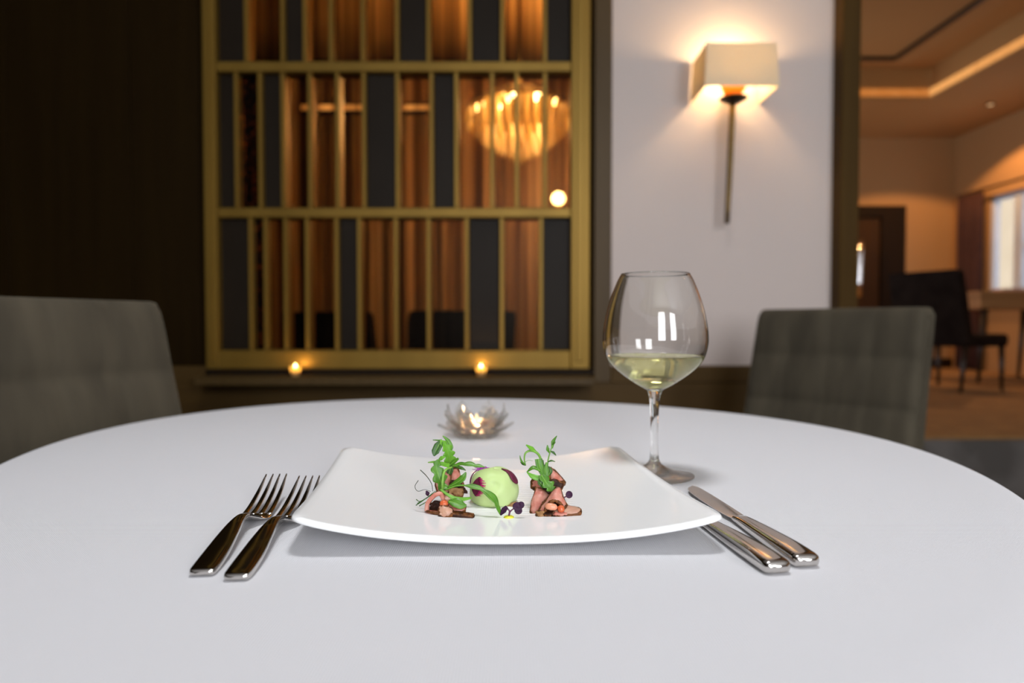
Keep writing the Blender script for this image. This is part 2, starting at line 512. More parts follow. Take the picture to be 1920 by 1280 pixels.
O('trim_ring', lathe([(0.032, 0.0), (0.045, 0.0), (0.048, 0.006), (0.048, 0.0115), (0.032, 0.0115), (0.032, 0.0)], 24, 5.0, 7.2, CEIL - 0.012), 'aged_brass', dl)
O('lens', lathe([(0.001, 0.0), (0.03, 0.002), (0.03, 0.010)], 20, 5.0, 7.2, CEIL - 0.012, cap0=True), 'downlight_led', dl)
light('far_room_spot', 'SPOT', (4.75, 7.2, CEIL - 0.03), 95, (1.0, 0.52, 0.20), radius=0.05).data.spot_size = R(130)
light('far_room_spot', 'SPOT', (2.6, 7.9, CEIL - 0.03), 85, (1.0, 0.52, 0.20), radius=0.05).data.spot_size = R(130)  # added spot with no fixture modelled, brightens the far room

# side walls
O('wall_left', box(-2.4, -2.3, -3.3, 6.1, 0, CEIL), 'cloth_wall', kind=ST, smooth=False)
WX = 5.48
WY0, WY1, WZ0, WZ1 = 6.3, 7.87, 1.25, 2.35
O('wall_right', join(box(WX, WX + 0.12, -3.3, WY0, 0, CEIL), box(WX, WX + 0.12, WY1, 8.7, 0, CEIL),
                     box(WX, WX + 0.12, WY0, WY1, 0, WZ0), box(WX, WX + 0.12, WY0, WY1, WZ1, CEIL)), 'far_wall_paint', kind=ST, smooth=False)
wn = thing('window_1', None, None, (WX, (WY0 + WY1) / 2, WZ0), kind=ST)
O('window_frame', join(box(WX + 0.02, WX + 0.09, WY0, WY1, WZ0, WZ0 + 0.05), box(WX + 0.02, WX + 0.09, WY0, WY1, WZ1 - 0.05, WZ1),
                       box(WX + 0.02, WX + 0.09, WY0, WY0 + 0.05, WZ0, WZ1), box(WX + 0.02, WX + 0.09, WY1 - 0.05, WY1, WZ0, WZ1)), 'window_paint', wn, smooth=False)
O('mullion', box(WX + 0.01, WX + 0.10, 7.38, 7.50, WZ0 + 0.05, WZ1 - 0.05), 'window_paint', wn, smooth=False)
O('crossbar', box(WX + 0.03, WX + 0.08, WY0 + 0.05, 7.38, 1.72, 1.76), 'window_paint', wn, smooth=False)
for a, b in ((WY0 + 0.05, 7.38), (7.50, WY1 - 0.05)):
    O('pane', box(WX + 0.052, WX + 0.058, a, b, WZ0 + 0.05, WZ1 - 0.05), 'window_glass', wn, smooth=False)
O('window_sill', box(WX - 0.10, WX + 0.02, WY0 - 0.05, WY1 + 0.05, WZ0 - 0.035, WZ0, 0.005), 'window_paint', wn, smooth=False)
hb = thing('house', 'sunlit beige house front outside the far window', 'building', (9.0, 8.0, 0))
O('facade', box(9.0, 9.4, 3, 16, -1, 6), 'facade', hb, smooth=False)
for y0 in (7.4, 9.3, 11.2, 13.1):
    o = O('window', box(8.96, 9.02, y0, y0 + 0.9, 1.2, 1.95), 'dark_leg', hb, smooth=False)

# far wall with the dark double door
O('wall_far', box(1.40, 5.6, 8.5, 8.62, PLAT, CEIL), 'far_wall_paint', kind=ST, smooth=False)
DZ1 = 2.3543
dr = thing('door_1', None, None, (3.9, 8.45, PLAT), kind=ST)
DX1 = 4.8446
O('door_frame', join(box(DX1 - 0.30, DX1, 8.42, 8.5, PLAT, DZ1, 0.004), box(3.0, DX1 - 0.30, 8.42, 8.5, DZ1 - 0.14, DZ1, 0.004)), 'door_frame_wood', dr, smooth=False)
lf = O('door_leaf', box(3.0, DX1 - 0.305, 8.455, 8.495, PLAT + 0.01, DZ1 - 0.145, 0.003), 'door_wood', dr, smooth=False)
hx = 4.2372
O('door_handle', join(tube([(hx, 8.37, 1.2345), (hx + 0.02, 8.37, 1.9297)], 0.045, 12, 4),
                      tube([(hx, 8.37, 1.3386), (hx, 8.46, 1.3386)], 0.02, 8, 2),
                      tube([(hx + 0.02, 8.37, 1.826), (hx + 0.02, 8.46, 1.826)], 0.02, 8, 2)), 'chrome', dr, label='tall chrome pull handle')
O('baseboard_far', box(DX1 + 0.005, WX, 8.485, 8.5, PLAT, PLAT + 0.12, 0.003), 'door_frame_wood', kind=ST, smooth=False)

# wall behind the camera: plaster with two tall windows
RW = [(-2.4, -0.15), (0.85, 1.7), (2.7, 5.6)]
g = [box(a, b, -3.3, -3.2, 0, CEIL) for a, b in RW]
for wx in (0.35, 2.2):
    g += [box(wx - 0.5, wx + 0.5, -3.3, -3.2, 0, 0.8), box(wx - 0.5, wx + 0.5, -3.3, -3.2, 2.7, CEIL)]
O('wall_front', join(*g), 'plaster_back', kind=ST, smooth=False)
for i, wx in enumerate((0.35, 2.2)):
    t = thing('window_%d' % (i + 2), None, None, (wx, -3.25, 0.8), kind=ST)
    O('window_frame', join(box(wx - 0.5, wx - 0.45, -3.28, -3.22, 0.8, 2.7), box(wx + 0.45, wx + 0.5, -3.28, -3.22, 0.8, 2.7),
                           box(wx - 0.45, wx + 0.45, -3.28, -3.22, 0.8, 0.85), box(wx - 0.45, wx + 0.45, -3.28, -3.22, 2.65, 2.7),
                           box(wx - 0.02, wx + 0.02, -3.28, -3.22, 0.85, 2.65)), 'window_paint', t, smooth=False)
    for s in (-1, 1):
        O('pane', box(wx + s * 0.235 - 0.215, wx + s * 0.235 + 0.215, -3.255, -3.250, 0.85, 2.65), 'window_glass', t, smooth=False)

# ------------------------------------------------------------------ the partition wall 2.65 m away
YW = 2.65
XL, XR = -1.1687, 0.2958          # screen outer edges
ZB, ZT = 0.7381, 2.4803          # screen foot and head
XP0, XP1 = 0.3131, 0.3806       # brown post
XW1 = 1.2638                            # right end of the white wall
XE0, XE1 = 1.2351, 1.3056       # brown end post
ZD = 0.7498
wb = O('wall_back', join(box(-2.3, XL, YW, YW + 0.1, ZD - 0.03, CEIL), box(XL, XR, YW, YW + 0.1, ZT, CEIL), box(XR, XP1, YW, YW + 0.1, ZB - 0.03, CEIL)),
       'cloth_wall', kind=ST, smooth=False)
for a, b in ((-2.3, -1.9348), (-1.9327, -1.4603), (-1.4583, -1.1995)):
    O('panel', box(a, b, YW - 0.014, YW, ZD, CEIL - 0.01, 0.002), 'cloth_wall', wb, smooth=False)
O('wall_centre', box(XP1, XW1, YW, YW + 0.1, ZD - 0.03, CEIL), 'plaster', kind=ST, smooth=False)
# dark dado below, its ledge under the screen, the two posts
dd = O('wall_dado', box(-2.3, XE0, YW - 0.03, YW + 0.1, 0.10, ZB - 0.053), 'dado_wood', kind=ST, smooth=False)
O('baseboard_back', box(-2.3, XE0, YW - 0.045, YW + 0.1, 0, 0.10, 0.003), 'door_frame_wood', kind=ST, smooth=False)
O('trim_2', box(XP1, XE0, YW - 0.035, YW - 0.001, ZB - 0.053, ZD, 0.003), 'dado_wood', kind=ST, smooth=False)
O('trim_3', box(-2.3, XL, YW - 0.030, YW - 0.001, ZB - 0.053, ZD - 0.001, 0.003), 'dado_wood', kind=ST, smooth=False)
LZ = ZB - 0.022
O('trim_7', box(XL, XP0, YW - 0.048, YW - 0.001, LZ, ZB - 0.0005), 'door_frame_wood', kind=ST, smooth=False)  # dark filler strip, its colour stands for the shadow gap below the screen
ledge = O('trim_4', box(XL + 0.01, XR + 0.005, 2.475, YW - 0.001, LZ - 0.030, LZ, 0.004), 'post_wood', kind=ST, smooth=False, label='narrow brown ledge under the glass screen')
O('trim_5', box(XP0, XP1, YW - 0.035, YW - 0.001, LZ - 0.031, CEIL - 0.001, 0.004), 'post_wood', kind=ST, smooth=False)
O('trim_6', box(XE0, XE1, 2.58, 2.78, 0.0, CEIL - 0.001, 0.004), 'post_warm', kind=ST, smooth=False)

# room behind the screen
O('wall_alcove', join(box(-2.3, 1.30, 6.0, 6.1, 0, CEIL), box(1.30, 1.40, YW + 0.13, 6.1, 0, CEIL)), 'far_wall_paint', kind=ST, smooth=False)

# ------------------------------------------------------------------ glass screen: gold frame, rails, upright bars, panes
sc = thing('glass_screen', 'gold-framed wall screen of bronze glass and black panes beside the white wall', 'screen', ((XL + XR) / 2, 2.63, ZB))
XI0, XI1 = -1.1194, 0.2239
ZI0, ZI1 = 0.8102, ZT - 0.06
for g in (box(XL, XI0, 2.60, 2.70, ZB, ZT, 0.004), box(XI1, XR, 2.60, 2.70, ZB, ZT, 0.004),
          box(XI0, XI1, 2.60, 2.70, ZB, ZI0, 0.004), box(XI0, XI1, 2.60, 2.70, ZI1, ZT, 0.004)):
    O('frame_bar', g, 'gold_frame', sc, smooth=False)
for g in (box(XL + 0.022, XI0 - 0.020, 2.592, 2.60, ZB + 0.03, ZT - 0.03, 0.002), box(XI1 + 0.020, XR - 0.022, 2.592, 2.60, ZB + 0.03, ZT - 0.03, 0.002)):
    O('frame_bead', g, 'gold_frame', sc, smooth=False)
RA = (1.8644, 1.9026)
RB = (1.3157, 1.3524)
for a, b in (RA, RB):
    O('rail', box(XI0, XI1, 2.608, 2.692, a, b, 0.003), 'gold_frame', sc, smooth=False)
ROWS = [
    (RA[1], ZI1, [-1.0064, -0.8688, -0.7846, -0.686, -0.5648, -0.4354, -0.3163, -0.1602, -0.037, 0.1253], 'dgdgggdgdgd'),
    (RB[1], RA[0], [-1.0475, -0.9571, -0.8709, -0.7682, -0.6634, -0.5628, -0.4354, -0.306, -0.2116, -0.076, 0.0185, 0.1253], 'dmdgggdgdgggg'),
    (ZI0, RB[0], [-0.9982, -0.9407, -0.8647, -0.7825, -0.6696, -0.5833, -0.4436, -0.3184, -0.1725, -0.039, 0.1109], 'dmgggdgggdgd'),
]
for z0, z1, bars, kinds in ROWS:
    edges = [XI0] + bars + [XI1]
    for x in bars:
        O('upright_bar', box(x - 0.008, x + 0.008, 2.612, 2.688, z0, z1, 0.002), 'gold_frame', sc, smooth=False)
    for i, k in enumerate(kinds):
        a = edges[i] + (0.0085 if i else 0.0005)
        b = edges[i + 1] - (0.0085 if i < len(kinds) - 1 else 0.0005)
        if k == 'd':
            O('dark_pane', box(a, b, 2.638, 2.660, z0 + 0.0005, z1 - 0.0005, 0.002), 'dark_pane', sc, smooth=False)
        else:
            O('glass_pane', box(a, b, 2.646, 2.652, z0 + 0.0005, z1 - 0.0005), 'bronze_glass' if k == 'g' else 'mottled_glass', sc, smooth=False,
              label='mottled amber glass' if k == 'm' else None)

# ------------------------------------------------------------------ behind the screen: drape, cove strip, chandelier, lamp
def folds(x0, x1, y, z0, z1, n, amp, flare=0.0, nz=6, rows_phase=0.7):
    ns = n * 8
    grid = []
    for i in range(nz + 1):
        t = i / nz
        row = []
        for j in range(ns + 1):
            s = j / ns
            ph = 2 * math.pi * n * s
            a = amp * (0.75 + 0.35 * math.sin(2.3 * s * n + 1.0)) * (1 - 0.25 * t)
            row.append(Vector((x0 + (x1 - x0) * s + 0.3 * amp * math.sin(ph * 0.5 + 1.3), y + a * math.sin(ph + rows_phase * math.sin(s * 17)), z0 + (z1 - z0) * t)))
        grid.append(row)
    return thicken(grid, 0.006)
dp = thing('drape', 'long brown pleated drape seen through the glass screen', 'curtain', (-0.6, 5.6, 0.02))
O('fabric', folds(-2.2, 1.2, 5.6, 0.02, 2.9, 22, 0.055), 'drape', dp)
O('curtain_rod', tube([(-2.25, 5.6, 2.94), (1.25, 5.6, 2.94)], 0.018, 10, 2), 'dark_bronze', dp)
ls = thing('light_ledge', 'horizontal glowing light ledge behind the glass screen', 'light strip', (-0.9, 5.4, 2.50))
LE0, LE1 = -1.672, -0.4656
O('housing', box(LE0, LE1, 5.42, 5.52, 2.5807, 2.6472, 0.004), 'dark_bronze', ls, smooth=False)
O('strip', box(LE0 + 0.01, LE1 - 0.01, 5.412, 5.42, 2.589, 2.6264), 'cove_led', ls, smooth=False)

CX, CY = 0.0503, 4.6
ch = thing('chandelier', 'tiered crystal chandelier glowing gold through the glass screen', 'chandelier', (CX, CY, 2.0))
CZT = 2.4557
O('canopy_rod', join(tube([(CX, CY, CZT + 0.05), (CX, CY, CEIL)], 0.012, 10, 2), lathe([(0.07, 0), (0.06, 0.03), (0.02, 0.05)], 24, CX, CY, CEIL - 0.05, cap0=True)), 'aged_brass', ch)
for rr, dz in ((0.345, -0.13), (0.27, -0.075), (0.18, -0.03), (0.09, 0.0)):
    O('ring', tube([(CX + rr * math.cos(a), CY + rr * math.sin(a), CZT + dz + 0.02) for a in [2 * math.pi * k / 24 for k in range(24)]], 0.006, 6, 1, closed=True), 'aged_brass', ch)
drop = None
def drop_geo(L):
    return lathe([(0.001, 0), (0.011, -0.02), (0.012, -L + 0.05), (0.006, -L + 0.01), (0.001, -L)], 6)
for rr, n, dz, L in ((0.345, 36, -0.13, 0.12), (0.30, 32, -0.10, 0.20), (0.25, 26, -0.07, 0.275), (0.20, 20, -0.04, 0.34), (0.14, 14, -0.02, 0.40), (0.08, 9, 0.0, 0.45), (0.03, 4, 0.0, 0.49)):
    proto = None
    for k in range(n):
        a = 2 * math.pi * (k + 0.37 * rr * 10) / n
        off = (rr * math.cos(a), rr * math.sin(a), CZT + dz - 2.0)
        if proto is None:
            V, F = drop_geo(L)
            proto = O('crystal_drop', ([(x + CX, y + CY, z + 2.0) for x, y, z in V], F), 'crystal_drop', ch)
            proto.location = off
        else:
            share(proto, 'crystal_drop', ch, off)
for k in range(30):
    a = 2.399963 * k
    rr = (0.32, 0.24, 0.15)[k % 3]
    p = (CX + rr * math.cos(a), CY + rr * math.sin(a), CZT + (-0.14, -0.11, -0.06)[k % 3] - 0.12 * ((k * 7) % 5) / 5 * (0.36 - rr) / 0.2)
    O('bulb', lathe([(0.001, -0.02), (0.014, -0.01), (0.017, 0.005), (0.010, 0.022), (0.001, 0.03)], 12, *p), 'bulb', ch)
light('chandelier_light', 'POINT', (CX, CY, CZT - 0.17), 200, (1.0, 0.76, 0.46), radius=0.16)
wl = thing('wall_light', 'small glowing wall light low behind the right of the glass screen', 'wall lamp', (0.3516, 5.2, 1.824))
q = (0.3516, 5.2, 1.8562)
O('glass_globe', lathe([(0.001, -0.05), (0.035, -0.035), (0.05, 0), (0.035, 0.035), (0.001, 0.05)], 16, *q), 'bulb', wl)
O('bracket', join(tube([(q[0], q[1], q[2] - 0.045), (q[0], q[1], q[2] - 0.10), (q[0], q[1] + 0.30, q[2] - 0.12)], 0.012, 8, 4), box(q[0] - 0.04, q[0] + 0.04, q[1] + 0.28, q[1] + 0.30, q[2] - 0.2, q[2] - 0.04)), 'aged_brass', wl)
light('wall_light_glow', 'POINT', (q[0], q[1] - 0.1, q[2]), 6, (1.0, 0.6, 0.28), radius=0.05)

# two small ledge uplights, built as glowing cups with wax and flame
for u, lab in ((-0.8073, 'small glowing uplight cup on the ledge, the left one'), (-0.1151, 'small glowing uplight cup on the ledge, the right one')):
    t = thing('ledge_uplight', lab, 'candle', (u, 2.54, LZ), group='uplight cups on the screen ledge')
    O('cup', lathe([(0.001, 0.0), (0.012, 0.0), (0.015, 0.004), (0.021, 0.036), (0.0195, 0.036), (0.0135, 0.005), (0.001, 0.004)], 24, u, 2.54, LZ), 'uplight_frost', t)
    O('wax', lathe([(0.001, 0.0045), (0.0125, 0.0055), (0.0155, 0.020), (0.001, 0.020)], 20, u, 2.54, LZ), 'wax', t)
    O('flame', lathe([(0.001, 0.021), (0.005, 0.025), (0.0058, 0.029), (0.003, 0.038), (0.0005, 0.046)], 12, u, 2.54, LZ), 'uplight_glow', t)
    light('uplight_lamp', 'POINT', (u, 2.54, LZ + 0.034), 0.7, (1.0, 0.58, 0.18), radius=0.008)

# ------------------------------------------------------------------ wall sconce on the white wall
sx = 0.8337
sn = thing('wall_sconce', 'brass wall sconce with cream rectangular shade on the white wall', 'wall lamp', (sx, YW, 1.2887))
ZS0, ZS1 = 1.7562, 1.9117
XS0, XS1 = 0.685, 0.9509
def shade_ring(x0, x1, y0, y1, z, t):
    return [(x0, y1, z), (x0, y0, z), (x1, y0, z), (x1, y1, z)], [(x0 + t, y1, z), (x0 + t, y0 + t, z), (x1 - t, y0 + t, z), (x1 - t, y1, z)]
a, b = shade_ring(XS0, XS1, 2.45, YW - 0.004, ZS0, 0.003)
c, d = shade_ring(XS0 + 0.008, XS1 - 0.008, 2.458, YW - 0.004, ZS1, 0.003)
V = a + b + c + d
F = []
for i in range(3):
    F += [(i, i + 1, 8 + i + 1, 8 + i), (4 + i + 1, 4 + i, 12 + i, 12 + i + 1), (i + 1, i, 4 + i, 4 + i + 1), (8 + i, 8 + i + 1, 12 + i + 1, 12 + i)]
F += [(0, 8, 12, 4), (3, 7, 15, 11)]
sh = O('shade', (V, F), 'lampshade', sn, smooth=False, label='cream fabric shade')
xr = 0.8157
O('stem', tube([(0.8077, 2.575, 1.2872), (xr, 2.57, 1.5206), (0.8217, 2.565, 1.741)], [0.009, 0.011, 0.013], 12, 4), 'aged_brass', sn)
xc = 0.8237
zc = 1.7371
O('dish', lathe([(0.001, -0.01), (0.02, -0.008), (0.05, 0.008), (0.052, 0.014), (0.046, 0.015), (0.001, 0.006)], 28, xc, 2.565, zc), 'dark_bronze', sn)
O('candle_sleeve', lathe([(0.001, 0.006), (0.013, 0.006), (0.013, 0.055), (0.001, 0.055)], 16, xc, 2.565, zc), 'aged_brass', sn)
O('bulb', lathe([(0.001, 0.056), (0.010, 0.058), (0.017, 0.075), (0.012, 0.098), (0.001, 0.118)], 16, xc, 2.565, zc), 'bulb', sn)
O('glass_cup', lathe([(0.018, 0.010), (0.034, 0.030), (0.046, 0.058), (0.0445, 0.058), (0.0325, 0.031), (0.0165, 0.012)], 28, xc, 2.565, zc), 'amber_glass', sn, label='amber glass cup')
for dx in (-0.03, 0.03):
    O('arm', tube([(xc + dx * 0.4, 2.565, zc + 0.005), (xc + dx, 2.565, zc + 0.035), (xc + dx * 1.6, 2.565, zc + 0.06)], 0.004, 6, 4), 'aged_brass', sn)
O('wall_plate', join(box(xc - 0.014, xc + 0.014, YW - 0.012, YW - 0.001, zc + 0.085, zc + 0.14, 0.003),
                     tube([(xc, 2.575, zc + 0.05), (xc, 2.61, zc + 0.09), (xc, YW - 0.006, zc + 0.11)], 0.005, 8, 4)), 'aged_brass', sn)
light('sconce_light', 'POINT', (xc, 2.565, zc + 0.15), 4.6, (1.0, 0.70, 0.38), radius=0.025)

# drum lamp flush on the ceiling over the dining table (above the picture)
cl = thing('ceiling_lamp', 'round white flush ceiling lamp above the dining table', 'ceiling lamp', (0.05, 0.62, CEIL - 0.10))
O('drum', lathe([(0.26, 0.0), (0.27, 0.0), (0.27, 0.10), (0.001, 0.10)], 48, 0.05, 0.62, CEIL - 0.10), 'aged_brass', cl)
O('diffuser', lathe([(0.001, 0.0), (0.259, 0.004), (0.259, 0.012)], 48, 0.05, 0.62, CEIL - 0.10), 'lamp_diffuser', cl)
light('ceiling_lamp_light', 'AREA', (0.05, 0.62, CEIL - 0.115), 11.5, (0.95, 0.97, 1.0), (0, 0, 0), 0.5, spread=R(120))

# ================================================================== furniture
def chair_parts(root, width, fabric, leg, H=0.957):
    """parsons chair facing local -Y: quilted back reclined to +Y, padded seat, four tapered legs"""
    w = width / 2
    top = H
    def back_pt(s, z, front):
        t = (z - 0.40) / (top - 0.40)
        y = 0.13 * t - 0.015
        xx = s * (w - 0.004 * t)
        if not front:
            return Vector((xx, y + 0.075 - 0.02 * t, z))
        # quilting: shallow pads between seams
        u = (s * 0.5 + 0.5) * 4
        v = (top - z) / 0.135
        pad = (abs(math.sin(math.pi * u)) ** 0.35) * 0.16 + (abs(math.sin(math.pi * v)) ** 0.35) * 0.84
        edge = 1 - max(0, (abs(s) - 0.94) / 0.06) ** 2
        return Vector((xx, y - 0.017 * pad * (0.4 + 0.6 * edge), z))
    NX, NZ = 48, 56
    zs = [0.40 + (top - 0.40) * i / NZ for i in range(NZ + 1)]
    V, F = [], []
    rc = 0.022
    def corner(s, z):
        # round the two top corners
        x = abs(s) * w
        if x > w - rc:
            dxx = x - (w - rc)
            lim = top - rc + math.sqrt(max(rc * rc - dxx * dxx, 0))
            return min(z, lim)
        return z
    for fr in (True, False):
        for z in zs:
            for i in range(NX + 1):
                s = -1 + 2 * i / NX
                p = back_pt(s, corner(s, z), fr)
                V.append(tuple(p))
    n = (NX + 1) * (NZ + 1)
    for i in range(NZ):
        for j in range(NX):
            a = i * (NX + 1) + j
            F.append((a, a + 1, a + NX + 2, a + NX + 1))
            F.append((n + a, n + a + NX + 1, n + a + NX + 2, n + a + 1))
    for i in range(NZ):
        a = i * (NX + 1)
        F.append((a, a + NX + 1, n + a + NX + 1, n + a))
        a += NX
        F.append((a + NX + 1, a, n + a, n + a + NX + 1))
    for j in range(NX):
        a = NZ * (NX + 1) + j
        F.append((a, a + 1, n + a + 1, n + a))
        F.append((j + 1, j, n + j, n + j + 1))
    bk = O('backrest', (V, F), fabric, root, auto=50)
    pts = [(-w, 0.0, 0.42)] + [(-w + 0.002, -0.015 + 0.13 * t, 0.40 + (top - 0.42) * t) for t in (0.5, 0.97)]
    for s in (-1, 1):
        O('piping', tube([(s * abs(x), y - 0.001, z) for x, y, z in pts], 0.0045, 8, 5), fabric, bk)
    O('seat', box(-w, w, -0.46, 0.055, 0.365, 0.47, 0.022), fabric, root, smooth=False)
    for x, y in ((-w + 0.04, -0.42), (w - 0.04, -0.42), (-w + 0.04, 0.02), (w - 0.04, 0.02)):
        dy = 0.05 if y > 0 else -0.01
        O('leg', tube([(x, y + dy, 0), (x, y, 0.37)], [0.014, 0.024], 10, 2), leg, root)
    return root

cr_ = thing('dining_chair', 'grey-green quilted velvet dining chair before the white wall', 'chair', (0, 0, 0), group='velvet dining chairs')
chair_parts(cr_, 0.49, 'velvet', 'dark_leg')
cr_.location = (0.840, 1.893, 0)
cr_.rotation_euler = (0, 0, R(-52.2))

def dup(root, loc, rz, label, scale=1.0):
    r = root.copy()
    COL.objects.link(r)
    r.location = loc
    r.rotation_euler = (0, 0, rz)
    r.scale = (scale,) * 3
    r['label'] = label
    for chd in list(root.children):
        c = chd.copy(); COL.objects.link(c); c.parent = r
        for g in list(chd.children):
            d = g.copy(); COL.objects.link(d); d.parent = c
    return r
dup(cr_, (-0.680, 1.098, 0), R(70.5), 'grey-green quilted velvet dining chair by the dark wood wall')

ck = thing('dining_chair', 'black upholstered chair standing before the far dark door', 'chair', (0, 0, 0), group='dark chairs')
chair_parts(ck, 0.63, 'dark_fabric', 'dark_leg', 0.985)
ck.location = (3.55, 5.73, PLAT)
ck.rotation_euler = (0, 0, R(112))
dup(ck, (-1.15, 4.5, 0), R(165), 'dark chair dimly seen through the left of the glass screen')
dup(ck, (-0.32, 4.1, 0), R(195), 'dark chair dimly seen through the middle of the glass screen')

# wooden table by the far window
tt = thing('wooden_table', 'light brown wooden table below the far window', 'table', (4.95, 6.65, PLAT))
TX = 4.2804
O('table_top', box(TX, 5.40, 6.25, 7.15, 1.165, 1.205, 0.004), 'table_wood', tt, smooth=False)
O('apron', box(TX + 0.02, 5.38, 6.27, 7.13, 1.045, 1.165, 0.003), 'table_wood', tt, smooth=False)
for x, y in ((TX + 0.10, 6.33), (5.30, 6.33), (TX + 0.10, 7.07), (5.30, 7.07)):
    O('leg', tube([(x - 0.05, y, PLAT), (x, y, 1.045)], [0.016, 0.03], 10, 2), 'dark_leg', tt)
O('folded_napkin', join(box(4.62, 4.86, 6.45, 6.62, 1.205, 1.222, 0.004), box(4.64, 4.84, 6.46, 6.60, 1.222, 1.240, 0.004)), 'napkin_pink',
  label='folded pink napkin on the far wooden table', cat='napkin')
fc = thing('curtain', 'dark red curtain hanging beside the far window', 'curtain', (WX - 0.1, 8.05, PLAT))
V, F = folds(7.86, 8.28, 0.0, PLAT + 0.02, 2.42, 5, 0.035)
O('fabric', ([(WX - 0.09 + y, x, z) for x, y, z in V], F), 'far_curtain', fc)
O('curtain_rail', tube([(WX - 0.09, 6.2, 2.44), (WX - 0.09, 8.3, 2.44)], 0.014, 8, 2), 'dark_bronze', fc)

# ------------------------------------------------------------------ round table and its cloth
TC = (-0.05, 0.87)
HT = 0.75
def rim(a):
    k = (0.613, -0.004, 0.0045, -0.0315, -0.0251, 0.0104, 0.0251)
    return k[0] + k[1] * math.cos(a) + k[2] * math.sin(a) + k[3] * math.cos(2 * a) + k[4] * math.sin(2 * a) + k[5] * math.cos(3 * a) + k[6] * math.sin(3 * a)
def oval(scale_in, z, n=160):
    return [(TC[0] + (rim(2 * math.pi * k / n) - scale_in) * math.cos(2 * math.pi * k / n), TC[1] + (rim(2 * math.pi * k / n) - scale_in) * math.sin(2 * math.pi * k / n), z) for k in range(n)]
tb = thing('dining_table', 'round pedestal dining table under the white cloth', 'table', (TC[0], TC[1], 0))
n = 160
a = oval(0.008, HT - 0.030, n); b = oval(0.008, HT - 0.004, n)
O('table_top', (a + b, [tuple(reversed(range(n))), tuple(range(n, 2 * n))] + [(k, (k + 1) % n, n + (k + 1) % n, n + k) for k in range(n)]), 'dado_wood', tb, smooth=False)
O('pedestal', lathe([(0.06, 0.04), (0.05, 0.3), (0.045, 0.5), (0.12, HT - 0.03)], 32, TC[0], TC[1], 0), 'dark_leg', tb)
O('base', lathe([(0.001, 0.0), (0.30, 0.0), (0.30, 0.02), (0.08, 0.045), (0.001, 0.045)], 40, TC[0], TC[1], 0), 'dark_leg', tb)
rings = []
prof = [(0.60, 0), (0.45, 0), (0.30, 0), (0.15, 0), (0.05, 0), (0.012, 0), (0.005, -0.001), (0.001, -0.004), (-0.001, -0.010)]
V, F = [], []
n = 240
for i, (ins, dz) in enumerate(prof):
    for k in range(n):
        a = 2 * math.pi * k / n
        r = max(rim(a) - ins, 0.01) if ins < 0.6 else 0.02
        V.append((TC[0] + r * math.cos(a), TC[1] + r * math.sin(a), HT + dz))
for i, t in enumerate((0.08, 0.25, 0.5, 0.75, 1.0)):
    for k in range(n):
        a = 2 * math.pi * k / n
        r = rim(a) + 0.002 + t * (0.012 + 0.016 * math.sin(a * 19 + 0.6 * math.sin(3 * a)))
        V.append((TC[0] + r * math.cos(a), TC[1] + r * math.sin(a), HT - 0.010 - 0.20 * t))
m = len(V) // n
F = [(i * n + k, (i + 1) * n + k, (i + 1) * n + (k + 1) % n, i * n + (k + 1) % n) for i in range(m - 1) for k in range(n)] + [tuple(range(n))]
O('tablecloth', (V, F), 'tablecloth', label='smooth white cloth covering the round dining table', cat='tablecloth', origin=(TC[0], TC[1], HT))

# ------------------------------------------------------------------ plate
FL, FR, RL, RR = Vector((-0.1585, 0.479)), Vector((0.1545, 0.484)), Vector((-0.191, 0.772)), Vector((0.1205, 0.777))
def plate_xy(s, t):
    # rounded-corner square mapped on the four corners
    a, b = (s + 1) / 2, (t + 1) / 2
    p = FL * (1 - a) * (1 - b) + FR * a * (1 - b) + RL * (1 - a) * b + RR * a * b
    return p
def plate_z(s, t):
    r4 = (abs(s) ** 2.4)
    z = HT + 0.0085 + 0.0145 * r4 + (0.0038 if t < 0 else 0.002) * t * t + 0.002 * r4 * t * t
    rib = max(0.0, 1 - (abs(s) / 0.42) ** 6) * max(0.0, 1 - (abs(t) / 0.6) ** 8)
    return z + 0.00030 * rib * (math.sin(t * 0.147 / 0.0066 * 2 * math.pi) - 1)
NS, NT = 60, 220
def rnd(s, t):
    # superellipse squeeze so that the corners are rounded
    k = 22.0
    m_ = max(abs(s), abs(t))
    if m_ < 1e-6: return s, t
    q = (abs(s) ** k + abs(t) ** k) ** (1 / k)
    f = m_ / q
    f = 1 - (1 - f) * m_ ** 3
    return s * f, t * f
V, F = [], []
for lay in (0, 1):
    for j in range(NT + 1):
        for i in range(NS + 1):
            s, t = rnd(-1 + 2 * i / NS, -1 + 2 * j / NT)
            mm = max(abs(-1 + 2 * i / NS), abs(-1 + 2 * j / NT))
            p = plate_xy(s * (1 if lay == 0 else 0.992), t * (1 if lay == 0 else 0.992))
            z = plate_z(s, t)
            if lay == 0:
                z -= 0.0018 * max(0, (mm - 0.985) / 0.015) ** 2
            else:
                z = z - 0.0052
            V.append((p.x, p.y, z))
n1 = (NS + 1) * (NT + 1)
for j in range(NT):
    for i in range(NS):
        a = j * (NS + 1) + i
        F.append((a, a + 1, a + NS + 2, a + NS + 1))
        F.append((n1 + a, n1 + a + NS + 1, n1 + a + NS + 2, n1 + a + 1))
